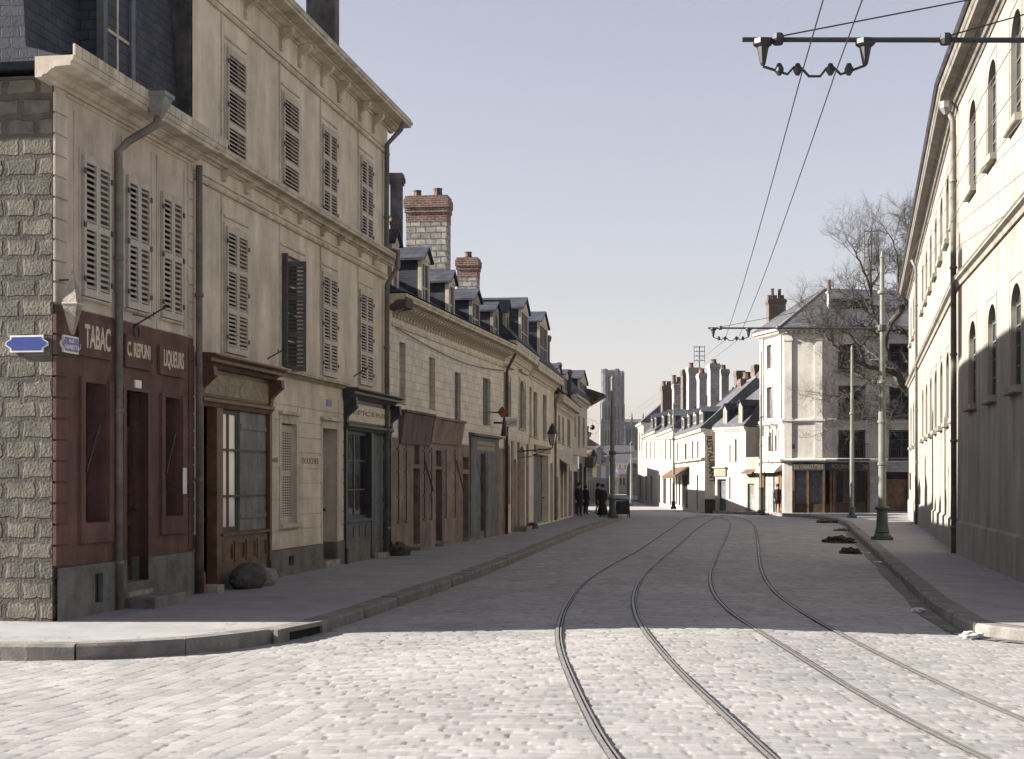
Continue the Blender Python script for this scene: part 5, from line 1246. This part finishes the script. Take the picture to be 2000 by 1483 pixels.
Y1 = 44.9; X1 = 723/F*Y1; za = CAMZ+(HOR-641)*Y1/F
hg = (X1-(1462-1000)/F*Y1, X1-(1393-1000)/F*Y1)
tram_pole(X1, Y1, 0, CAMZ+(HOR-505)*Y1/F, 'tall grey green tram pole on a flared iron base on the right pavement', arm=((za, X1-.383/3*Y1+.0, 1),) and ((za, X1-(1383-1000)/F*Y1, 1),), rings=(.27, .42, .56, .88), hang=hg)
Yn = 15.5
tram_pole(7.45, Yn, 0, CAMZ+(HOR-505)*Y1/F, 'near tram pole at the right edge whose arm crosses the top of the view', arm=((za-.0, 7.45-450/F*Yn, 1),), rings=(.27, .42, .56, .88), hang=(7.45-690/F*Yn, 7.45-490/F*Yn))
y = gp(1664, 1012)[1]; tram_pole(664/F*y, y, G(y), CAMZ+(HOR-683)*y/F-G(y), 'slimmer pale lamp pole on the sunny pavement before the butcher shopfront', big=False, rings=(.2, .62), r=.085)
y = gp(1196, 1012)[1]; tram_pole(196/F*y, y, G(y), CAMZ+(HOR-742)*y/F-G(y), 'dark green tram pole at the end of the left pavement', arm=((CAMZ+(HOR-885)*y/F-G(y), 1.0, -1),), rings=(.42,), r=.11, guy=False)
y = 138; tram_pole(233/F*y, y, G(y), CAMZ+(HOR-866)*y/F-G(y), 'distant tram pole in the middle of the street view', arm=((CAMZ+(HOR-868)*y/F-G(y), 1.7, 1),), big=False, rings=(.5,), r=.10, guy=False)
y = 114; tram_pole(315.5/F*y, y, G(y), CAMZ+(HOR-792)*y/F-G(y), 'thin dark pole before the white row houses', arm=((CAMZ+(HOR-858)*y/F-G(y), 2.3, 1),), big=False, rings=(.4,), r=.075, guy=False)
y = 94.3; tram_pole(486.5/F*y, y, G(y), CAMZ+(HOR-690)*y/F-G(y), 'thin dark pole against the corner of the butcher house', rings=(.42, .6), r=.075, big=False, base=1.5)
# trolley wires
zw = za-.36
wa = [(1565, 690), (1630, 0)]
w1 = [((565)/F*Yn, Yn), ((630)/F*Yn, Yn)]; w2 = [((1415-1000)/F*Y1, Y1), ((1440-1000)/F*Y1, Y1)]
for (a, b, lb) in ((w1[0], w2[0], 'left tram trolley wire running overhead'), (w1[1], w2[1], 'right tram trolley wire running overhead')):
    dx, dy = b[0]-a[0], b[1]-a[1]; pts = [Vector((a[0]-dx*.9, a[1]-dy*.9, zw))]
    for i in range(13): q = i/12; pts.append(Vector((a[0]+dx*q, a[1]+dy*q, zw-.16*math.sin(PI*q))))
    e = Vector((232/F*138, 138, 3.9)) if False else Vector((b[0]+.6, 96, zw-.25)); n = 8
    for i in range(1, n+1): q = i/n; pts.append(pts[13].lerp(e, q)-Vector((0, 0, .12*math.sin(PI*q))))
    o = MB().tube(pts, [.0065]*14+[.003]*n, 5).build('trolley_wire', M['iron']); tag(o, lb, 'wire', 'overhead wires')
for i, ((xa, ya_, Ya), (xb, yb_, Yb)) in enumerate((((1960, 190, 25), (1788, 520, 60)), ((1960, 268, 25), (1786, 545, 62)), ((1960, 330, 25), (1786, 572, 62)))):
    a, b = wp(xa, ya_, Ya), wp(xb, yb_, Yb); a.x = min(a.x, 8.0); d = (a-b); pts = [a+d*.35]+[a.lerp(b, k/10)-Vector((.35, 0, .12*math.sin(PI*k/10))) for k in range(11)]
    o = MB().tube(pts, .007, 5).build('telephone_wire', M['pole']); tag(o, ('upper', 'middle', 'lower')[i]+' telephone wire slung along the long pale building', 'wire', 'telephone wires')
def mast(px, yt, yb, y, w, rows, label):
    b = wp(px, yb, y); t = empty('telephone_rack', b, 0, label=label, cat='telephone rack', group='telephone racks on roofs')
    h = (yb-yt)/F*y; m = MB(); m.tube([(0, 0, -1.5), (0, 0, h)], .05, 6)
    for s in (-1, 1): m.tube([(s*w/2, 0, h*.25), (s*w/2, 0, h*.98)], .022, 5)
    m.build('mast', M['iron'], t); m = MB()
    for i in range(rows):
        z = h*(.35+.6*i/(rows-1)); m.tube([(-w/2, 0, z), (w/2, 0, z)], .025, 5)
        for k in range(5): m.tube([(-w/2+w*k/4, 0, z), (-w/2+w*k/4, 0, z+.12)], .028, 5)
    m.build('crossbars', M['iron'], t)
mast(1366, 676, 720, 125, .85, 4, 'small telephone rack on the white row house chimneys'); mast(1702, 446, 572, 97, .85, 4, 'tall telephone rack standing on the butcher house roof behind the tree')
# ------------------------------------------------------------------ bare plane tree
def bare_tree(base, label):
    rnd = random.Random(11); t = empty('bare_tree', base, 0, label=label, cat='tree')
    y = base.y; lim = MB(); tw = MB()
    P = lambda px, py, dy=0: wp(px, py, y+dy)-base
    def twig(p, d, ln, r, lvl):
        n = 4; pts = [p]; q = p.copy(); dd = d.copy()
        for i in range(n):
            dd = (dd+Vector((rnd.gauss(0, .16), rnd.gauss(0, .16), rnd.gauss(.05, .13)))).normalized(); q = q+dd*ln/n; pts.append(q.copy())
        (lim if lvl < 2 else tw).tube(pts, [r*(1-.75*i/n) for i in range(n+1)], 5 if lvl < 2 else 3, False)
        if lvl >= 4: return
        for i in range(1, n+1):
            for _ in range(2 if lvl < 3 else 2):
                if rnd.random() < .8:
                    a = Vector((rnd.gauss(0, 1), rnd.gauss(0, 1), rnd.gauss(.15, .8))).normalized()
                    twig(pts[i], (dd*.75+a*.75).normalized(), ln*rnd.uniform(.45, .68), r*.5, lvl+1)
    def limb(pts, r0, r1, twigs=True, ln=1.9):
        n = len(pts); rs = [r0+(r1-r0)*i/(n-1) for i in range(n)]; sp = [Vector(p) for p in pts]
        fine = []; rr = []
        for i in range(n-1):
            p0, p1, p2, p3 = sp[max(0, i-1)], sp[i], sp[i+1], sp[min(n-1, i+2)]
            for k in range(4):
                u = k/4; fine.append(.5*((2*p1)+(p2-p0)*u+(2*p0-5*p1+4*p2-p3)*u*u+(3*p1-p0-3*p2+p3)*u**3)+Vector((rnd.gauss(0, .03), rnd.gauss(0, .03), rnd.gauss(0, .03)))); rr.append(rs[i]+(rs[i+1]-rs[i])*u)
        fine.append(sp[-1]); rr.append(rs[-1]); lim.tube(fine, rr, 8)
        if twigs:
            m_ = len(fine)
            for i in range(int(m_*.3), m_):
                for _ in range(1 if i < m_*.7 else 2):
                    if rnd.random() < .62:
                        d = (fine[i]-fine[i-1]).normalized(); a = Vector((rnd.gauss(0, 1), rnd.gauss(0, 1), rnd.gauss(.2, .7))).normalized()
                        twig(fine[i], (d*.6+a*.8).normalized(), ln*rnd.uniform(.5, 1.0), max(.018, rr[i]*.5), 1)
            d = (fine[-1]-fine[-2]).normalized(); twig(fine[-1], d, ln, rr[-1], 1)
    tr = P(1806, 1000, 1); 
    trunk = MB(); b0 = Vector((0, 0, -.4)); fork = P(1796, 775)
    trunk.tube([b0, Vector((.02, 0, .3)), Vector((.0, .05, 1.5)), Vector((fork.x*.6, 0, fork.z*.6)), fork], [.62, .48, .40, .37, .36], 12)
    trunk.build('trunk', M['bark'], t)
    limb([fork, P(1770, 760), P(1746, 722), P(1728, 690), P(1735, 640), P(1762, 600), P(1780, 540), P(1778, 470)], .32, .05)
    limb([P(1748, 728), P(1722, 722, -.5), P(1690, 715, -1.2), P(1650, 692, -1.8), P(1622, 666, -2), P(1608, 648, -2)], .16, .03)
    limb([P(1690, 715, -1.2), P(1678, 680, -1.5), P(1660, 655, -1.5), P(1640, 645, -1.5)], .10, .03)
    limb([fork, P(1765, 758, 1), P(1735, 752, 1.5), P(1700, 744, 2), P(1670, 725, 2)], .14, .03)
    limb([fork+Vector((0, 0, -.3)), P(1775, 812, -.5), P(1748, 803, -1), P(1720, 814, -1.3), P(1690, 818, -1.5), P(1660, 822, -1.6)], .13, .03)
    limb([P(1728, 690), P(1716, 640, .5), P(1704, 610, .8), P(1700, 560, 1), P(1698, 500, 1)], .16, .035)
    limb([P(1704, 612, .8), P(1685, 585, 1.2), P(1664, 575, 1.5), P(1640, 590, 1.5)], .09, .02)
    limb([P(1702, 575, 1), P(1686, 530, .2), P(1672, 495, -.4), P(1664, 480, -.6)], .08, .02)
    limb([P(1702, 560, 1), P(1718, 530, 2), P(1716, 495, 2.5)], .07, .02)
    limb([P(1772, 590), P(1755, 550, -1), P(1752, 500, -1.4), P(1744, 470, -1.6)], .10, .025)
    limb([fork, P(1800, 700, 1), P(1806, 620, 2), P(1800, 530, 2), P(1795, 460, 2)], .25, .04)
    limb([P(1700, 744, 2), P(1660, 770, 1), P(1625, 775, 0)], .05, .02)
    lim.build('limbs', M['bark'], t); tw.build('twigs', M['bark'], t)
Yt = 84.0
bare_tree(Vector(((1808-1000)/F*Yt, Yt, G(Yt))), 'large bare plane tree behind the far end of the long pale building')
# ------------------------------------------------------------------ stones, earth heaps, litter, board
def lump(name, c, r, mat, label, cat, seed=0, amp=.25, sub=3, rz=0, group=None, fr=1.6):
    bm = bmesh.new(); bmesh.ops.create_icosphere(bm, subdivisions=sub, radius=1)
    for v in bm.verts:
        n = noise.fractal(v.co*fr+Vector((seed*7.1, seed*3.3, 0)), 1, 2, 4); v.co = v.co*(1+amp*n); v.co = Vector((v.co.x*r[0], v.co.y*r[1], v.co.z*r[2]))
    me = bpy.data.meshes.new(name); bm.to_mesh(me); bm.free(); me.materials.append(mat)
    o = bpy.data.objects.new(name, me); COL.objects.link(o); o.location = c; o.rotation_euler = (0, 0, rz); return tag(o, label, cat, group)
p = fB.M @ Vector((fB.s(488, -.42), -.40, .17)); lump('boulder', p, (.52, .26, .24), M['rock'], 'large dark boulder on the pavement against the brown shopfront', 'boulder', 3, .10, 4, fB.rz, 'stones on the left pavement')
p = fB.M @ Vector((fB.s(522, -.5), -.5, .13)); lump('boulder', p, (.17, .17, .17), M['rockpale'], 'small pale stone touching the large dark boulder', 'boulder', 5, .14, 4, fB.rz, 'stones on the left pavement')
p = fC.M @ Vector((fC.s(786, -.4), -.35, .10)); lump('boulder', p, (.34, .22, .20), M['rock'], 'grey rubble heap at the foot of the pink boarded shopfront', 'boulder', 8, .35, 4, fC.rz, 'stones on the left pavement')
p = fD.M @ Vector((fD.s(1046, -.4), -.3, .07)); lump('boulder', p, (.5, .2, .13), M['rock'], 'low stone lying before the grey shop doors under the big lantern', 'boulder', 12, .35, 4, fD.rz, 'stones on the left pavement')
for (px, py, r, lb, sd, mt) in ((1638, 1060, (.46, .5, .22), 'largest dark heap of earth in the gutter by the right kerb', 1, 'earth'), (1660, 1081, (.24, .3, .16), 'small dark heap of earth nearest the camera by the right kerb', 2, 'earth'),
                                (1618, 1021, (.9, .5, .2), 'long low heap of rubble at the far corner of the right kerb', 4, 'rock'), (1645, 1037, (.35, .3, .10), 'flat patch of spilled earth behind the largest heap', 6, 'earth')):
    a = gp(px, py, True); lump('earth_heap', (a[0], a[1], zroad(*a)-.02), r, M[mt], lb, 'heap', sd, .32, 5, .3*sd, 'heaps by the right kerb', 3.0)
rn = random.Random(5)
for (px, py, s, lb) in ((1906, 1247, .10, 'crumpled white litter in the gutter at the right edge'), (1720, 1102, .07, 'pale scrap of litter in the right gutter near the pole'), (1698, 1083, .06, 'small pale scrap in the gutter beside the smaller heap'), (1800, 1196, .07, 'pale scrap of straw in the right gutter past the kerb joint')):
    a = gp(px, py, True); lump('litter', (a[0]-.05, a[1], zroad(*a)+.03), (s*1.5, s, s*.5), M['rubbish'], lb, 'litter', rn.random()*9, .5, 3, .4, 'litter in the right gutter', 2.5)
a = gp(1218, 1011, True); t = empty('sandwich_board', (a[0], a[1], zroad(*a)), .12, label='dark folding board standing at the kerb beside the end pole', cat='sign board')
for nm, tilt, yy in (('front_panel', -.22, 0), ('rear_panel', .22, .52)):
    m = MB(); m.box(-.33, .33, -.02, .02, .16, .86); m.box(-.37, -.32, -.03, .03, -.02, .9); m.box(.32, .37, -.03, .03, -.02, .9); m.box(-.32, .32, -.028, .028, .84, .9)
    m.xf(Matrix.Translation((0, yy, .03)) @ Matrix.Rotation(tilt, 4, 'X')); m.build(nm, M['board'], t)
# drain mouth: dark opening under a stone lintel in the left kerb
i = min(range(len(LKr)), key=lambda k: abs((LKr[k][0]/LKr[k][1])*F+1000-590)); pA = Vector(LKr[i]); tg = (Vector(LKr[i+1])-pA).normalized()
t = empty('storm_drain', (pA.x, pA.y, 0), math.atan2(tg.y, tg.x), label='storm drain mouth cut into the left kerb', cat='drain')
m = MB(); m.box(-.75, .75, -.05, -.0, -.04, .015); m.box(-.75, -.45, -.05, .0, -.3, -.041); m.box(.45, .75, -.05, .0, -.3, -.041); m.build('lintel', M['kerb'], t)
m = MB(); m.box(-.45, .45, -.012, -.004, -.3, -.041); m.build('opening', M['dark'], t)
# ------------------------------------------------------------------ people
def person(x, y, z, rz, label, h=1.68, coat='coat', hat=True, skirt=False, step=.0):
    t = empty('person', (x, y, z), rz, label=label, cat='person', group='people standing in the street'); s = h/1.7
    J = {'pel': (0, 0, .93, .135), 'waist': (0, 0, 1.08, .125), 'chest': (0, -.01, 1.28, .145), 'neck0': (0, 0, 1.43, .075), 'neck': (0, -.01, 1.49, .055), 'head': (0, -.03, 1.58, .085), 'top': (0, -.02, 1.67, .07),
         'sL': (.17, 0, 1.39, .062), 'eL': (.235, .03, 1.13, .045), 'wL': (.235, -.03, .89, .033), 'hL': (.23, -.06, .79, .030),
         'sR': (-.17, 0, 1.39, .062), 'eR': (-.235, .03, 1.13, .045), 'wR': (-.235, -.03, .89, .033), 'hR': (-.23, -.06, .79, .030),
         'hipL': (.09, 0, .88, .095), 'kL': (.10, -.02-step*.5, .49, .06), 'aL': (.10, .02-step, .09, .042), 'fL': (.11, -.14-step, .045, .036),
         'hipR': (-.09, 0, .88, .095), 'kR': (-.10, -.02+step*.3, .49, .06), 'aR': (-.10, .02+step, .09, .042), 'fR': (-.11, -.14+step, .045, .036)}
    E = ['pel waist', 'waist chest', 'chest neck0', 'neck0 neck', 'neck head', 'head top', 'chest sL', 'sL eL', 'eL wL', 'wL hL', 'chest sR', 'sR eR', 'eR wR', 'wR hR', 'pel hipL', 'hipL kL', 'kL aL', 'aL fL', 'pel hipR', 'hipR kR', 'kR aR', 'aR fR']
    for sd in ('L', 'R'):
        sg = 1 if sd == 'L' else -1; hx, hy, hz, _ = J['h'+sd]
        for k in range(5):
            a = (-.03+.02*k) if k < 4 else -.04; n = 'f%s%d' % (sd, k)
            if k < 4: J[n] = (hx, hy+a, hz-.055, .010); J[n+'b'] = (hx-sg*.015, hy+a, hz-.10+.008*abs(k-1.5), .008)
            else: J[n] = (hx-sg*.02, hy-.045, hz-.01, .011); J[n+'b'] = (hx-sg*.025, hy-.055, hz-.05, .009)
            E += ['h%s %s' % (sd, n), '%s %sb' % (n, n)]
    keys = list(J); me = bpy.data.meshes.new('person'); me.from_pydata([tuple(c*s for c in J[k][:3]) for k in keys], [tuple(keys.index(q) for q in e.split()) for e in E], [])
    o = bpy.data.objects.new('body', me); COL.objects.link(o); o.parent = t
    o.modifiers.new('skin', 'SKIN')
    for k, sv in zip(keys, me.skin_vertices[0].data): sv.radius = (J[k][3]*s, J[k][3]*s); sv.use_root = (k == 'pel')
    sub = o.modifiers.new('sub', 'SUBSURF'); sub.levels = 1; sub.render_levels = 1
    dg = bpy.context.evaluated_depsgraph_get(); nm = bpy.data.meshes.new_from_object(o.evaluated_get(dg)); o.modifiers.clear(); o.data = nm
    nm.materials.clear(); nm.materials.append(M['skin']); nm.materials.append(M['trousers']); nm.materials.append(M[coat])
    for p in nm.polygons:
        c = p.center/s; p.use_smooth = True
        if c.z < .9 and abs(c.x) < .19: p.material_index = 1
        elif c.z < 1.46 and not (abs(c.x) > .2 and c.z < .87): p.material_index = 2
    m = MB(); bot = .12 if skirt else .55
    m.v = []
    base = [(.155, .105, bot), (.175, .12, bot+.02), (.165, .125, .85), (.15, .12, 1.02), (.165, .13, 1.2), (.175, .12, 1.36), (.09, .085, 1.46)]
    if skirt: base[0] = (.26, .24, bot); base[1] = (.27, .25, bot+.02)
    n = 16
    for (rx, ry, z_) in base: m.v += [(rx*1.12*s*math.cos(2*PI*k/n), (ry*1.25*math.sin(2*PI*k/n)-.005)*s, z_*s) for k in range(n)]
    for i in range(len(base)-1):
        for k in range(n): m.f.append((i*n+k, i*n+(k+1) % n, (i+1)*n+(k+1) % n, (i+1)*n+k)); m.mi.append(0)
    m.build('coat', M[coat], t, smooth=True)
    m = MB()
    for sg in (-1, 1): m.lathe(sg*.033*s, -.108*s, [(.004, 1.592*s), (.011, 1.60*s), (.004, 1.608*s)], 6)
    m.build('eyes', M['hair'], t)
    m = MB(); m.extr([(-.112*s, 1.60*s), (-.138*s, 1.565*s), (-.110*s, 1.56*s)], -.012*s, .012*s); m.extr([(-.108*s, 1.535*s), (-.117*s, 1.53*s), (-.106*s, 1.525*s)], -.025*s, .025*s); m.build('nose_and_mouth', M['skin'], t)
    m = MB(); m.lathe(0, -.015*s, [(.06, 1.53*s), (.098*s, 1.58*s), (.102*s, 1.63*s), (.085*s, 1.69*s), (.03*s, 1.72*s)], 12); m.v = [(v[0], v[1]+.028*s, v[2]) for v in m.v]; m.build('hair', M['hair'], t, smooth=True)
    if hat:
        m = MB(); m.lathe(0, -.015*s, [(.155*s, 1.645*s), (.155*s, 1.655*s), (.108*s, 1.66*s), (.105*s, 1.74*s), (.08*s, 1.77*s)], 14); m.build('hat', M[coat], t, smooth=True)
    return t
for (px, py, rz, lb, kw) in ((1131, 1009, .5, 'person in a long dark coat and hat standing against the house wall at the bend', dict(h=1.72)), (1144, 1007, 2.4, 'bareheaded person in a navy coat beside the hatted figure at the bend', dict(h=1.64, hat=False)),
                             (1177, 1011, -.6, 'person in a long skirt standing beside the end tram pole', dict(h=1.62, coat='coat2', skirt=True, hat=True)), (1168, 1005, 1.2, 'person in a dark jacket standing behind the skirted figure by the pole', dict(h=1.7, coat='coat2', step=.1)),
                             (1519, 1002, .2, 'person in a dark coat standing in front of the butcher house side door', dict(h=1.68, coat='coat2'))):
    a = gp(px, py); person(a[0], a[1], G(a[1]), rz, lb, **kw)
# ================================================================== CATHEDRAL AND THE CLOSING HOUSES
YC = 1040.0; u = YC/F
t = empty('cathedral', (0, YC, -2), .0, label='distant ruined gothic cathedral tower rising above the end of the street', cat='cathedral')
cz = lambda py: CAMZ+(HOR-py)*u+2; cx_ = lambda px: (px-1000)*u
def tower(x0, x1, yb, dep):
    wid = x1-x0; m = MB(); z1, z2, z3, ztop = cz(885), cz(826), cz(785), cz(724)
    e = 1.1
    m.box(x0-1.5, x1+.6, yb-1.5, yb+dep+1.5, -3, z2); m.box(x0-.4, x1+.2, yb-.4, yb+dep+.4, z2, z3); m.box(x0+2.2, x1-2.2, yb+2.2, yb+dep-2.2, z3, ztop)
    for i in range(3):
        za = z2-.3+i*.35; m.box(x0-1.9+i*.3, x1+1-i*.2, yb-1.9+i*.3, yb+dep+1.9, za, za+.34)
    cs = [(x0+1.8, yb+1.8), (x1-1.8, yb+1.8), (x0+1.8, yb+dep-1.8), (x1-1.8, yb+dep-1.8)]
    for (x, y) in cs:
        m.lathe(x, y, [(2.15, z3-3), (2.0, z3), (1.9, z3+1), (1.85, ztop-3), (2.1, ztop-2.6), (2.1, ztop-2)], 8)
        for k in range(8):
            a = 2*PI*k/8; hx, hy = x+1.85*math.cos(a), y+1.85*math.sin(a); m.tube([(hx, hy, z3-6), (hx, hy, ztop+random.uniform(.4, 2.2))], .28, 5)
        m.lathe(x, y, [(1.7, ztop-2), (1.5, ztop+1.6)], 8)
        for zz in (z3+4, z3+9, z3+15): m.lathe(x, y, [(1.9, zz), (2.2, zz+.2), (2.2, zz+.5), (1.9, zz+.7)], 8)
    # tall lancet frames between the turrets
    for (xa, xb, yy, ax) in ((x0+3.8, x1-3.8, yb+1.2, 0),):
        n = 3
        for i in range(n+1):
            x = xa+(xb-xa)*i/n; m.tube([(x, yy, z3), (x, yy, ztop-2.5)], .32, 6)
        m.box(xa-.5, xb+.5, yy-.3, yy+.8, ztop-2.6, ztop+.2)
        for i in range(9): q = xa-.4+(xb-xa+.8)*i/8; m.box(q-.22, q+.22, yy-.2, yy+.5, ztop+.2, ztop+random.uniform(.7, 1.4))
    for i in range(7):      # buttress shafts of the lower stage
        x = x0-1.2+(wid+1.2)*i/6; m.box(x-.45, x+.45, yb-2.4, yb-1.2, -3, z2-2); m.prism([(x-.5, z2-2), (x+.5, z2-2), (x, z2+1.5)], yb-2.4, yb-1.3)
        m.box(x-.35, x+.35, yb-1.1, yb-.2, z2, z3-2.2); m.prism([(x-.45, z3-2.2), (x+.45, z3-2.2), (x, z3+1.2)], yb-1.1, yb-.2)
    o = m.build('tower', M['cath'], t)
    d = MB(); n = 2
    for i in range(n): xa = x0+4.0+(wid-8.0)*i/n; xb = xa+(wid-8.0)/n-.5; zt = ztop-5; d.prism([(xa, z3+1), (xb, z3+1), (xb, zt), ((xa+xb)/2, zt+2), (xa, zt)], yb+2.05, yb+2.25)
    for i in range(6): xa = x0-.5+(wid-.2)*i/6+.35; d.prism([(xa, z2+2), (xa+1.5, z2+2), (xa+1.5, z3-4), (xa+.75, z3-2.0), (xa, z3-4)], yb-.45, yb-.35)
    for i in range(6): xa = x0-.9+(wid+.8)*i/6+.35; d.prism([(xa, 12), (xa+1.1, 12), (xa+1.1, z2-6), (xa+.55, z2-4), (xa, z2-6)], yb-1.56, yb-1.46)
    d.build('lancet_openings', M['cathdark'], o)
tower(cx_(1177.5), cx_(1212), 4, 13); tower(cx_(1190), cx_(1224.5), 26, 13)
m = MB(); xa, xb = cx_(1170), cx_(1275)
m.prism([(cx_(1172), -3), (cx_(1176), -3), (cx_(1177), cz(822)), (cx_(1175), cz(818)), (cx_(1173.5), cz(860))], 2, 8)
m.box(cx_(1212), xb, 20, 40, -3, cz(822)); n = 26
for i in range(n):
    x = cx_(1222)+(xb-cx_(1222))*i/n; m.box(x-.22, x+.22, 20, 20.5, cz(822), cz(818.5))
m.box(cx_(1222), xb, 20, 20.6, cz(818.5), cz(817))
for p in (1238.5, 1261, 1284): x = cx_(p); m.lathe(x, 19, [(.9, cz(850)), (.9, cz(818)), (1.0, cz(817)), (.1, cz(803))], 4); m.box(x-.8, x+.8, 16, 20, -3, cz(840))
for i in range(8): x = cx_(1226)+(xb-cx_(1226))*i/8; m.box(x-.5, x+.5, 18.6, 20, -3, cz(828))
o = m.build('nave', M['cath'], t)
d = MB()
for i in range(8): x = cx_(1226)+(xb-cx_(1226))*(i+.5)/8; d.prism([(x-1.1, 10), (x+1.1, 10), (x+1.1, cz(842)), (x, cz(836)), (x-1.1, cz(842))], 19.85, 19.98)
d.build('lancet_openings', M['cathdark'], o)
# houses that close the street
def endhouse(x0, x1, y, ytop, ridge, mat, rm, label, wins=(), rz=.0, dep=8):
    f = Fac(at(x0, y), at(x1, y+.01)); g = G(y); Hh = f.z(x0, ytop); ops = []
    for (a, b, t_, q) in wins: ops.append(('pane', f.rect(a, b, t_, q)))
    r = house('far_house', f, label, ops, Hh, M[mat], None, 2, dep, eav=(.25, .3), group='houses closing the far end of the street', prof=[(-.3, Hh+.03), (dep*.5, f.z(x0, ridge)), (dep+.2, Hh+.03)], roofm=M[rm]); return r
endhouse(1196, 1209, 262, 930, 922, 'white2', 'slate2', 'low sunlit shed at the far end of the street', ((1199, 1202, 940, 950),))
endhouse(1208, 1224, 270, 926, 915, 'rowwhite', 'slate2', 'small white house with two windows at the far end of the street', ((1211, 1214, 934, 948), (1217, 1220, 934, 948)))
endhouse(1190, 1232, 330, 905, 886, 'plaster_tabac', 'slate2', 'broad grey house behind the small white house at the street end', ((1200, 1202, 908, 916), (1210, 1212, 908, 916), (1220, 1222, 908, 916)))
endhouse(1222, 1250, 360, 895, 880, 'dullstone', 'slate', 'dull stone house at the far right of the street end')
endhouse(1150, 1196, 380, 890, 872, 'dullstone', 'slate2', 'dull grey house at the far left of the street end')
endhouse(1186, 1240, 420, 890, 870, 'plaster', 'slate2', 'hindmost pale house below the cathedral')
endhouse(1232, 1247, 240, 915, 905, 'white2', 'slate', 'cream house beside the white row at the far end', ((1236, 1238, 922, 932),))

# HAZE
hz = MB().box(-160, 260, -45, 1150, -3.6, 96).build('haze', M['dark'], kind='stuff')
mh = bpy.data.materials.new('haze'); mh.use_nodes = True; nt = mh.node_tree; nt.nodes.remove(nt.nodes['Principled BSDF'])
pv_ = nt.nodes.new('ShaderNodeVolumePrincipled'); pv_.inputs['Color'].default_value = (.92, .93, 1, 1); pv_.inputs['Density'].default_value = HAZE; pv_.inputs['Anisotropy'].default_value = .2
nt.links.new(pv_.outputs[0], nt.nodes['Material Output'].inputs['Volume']); hz.data.materials.clear(); hz.data.materials.append(mh)
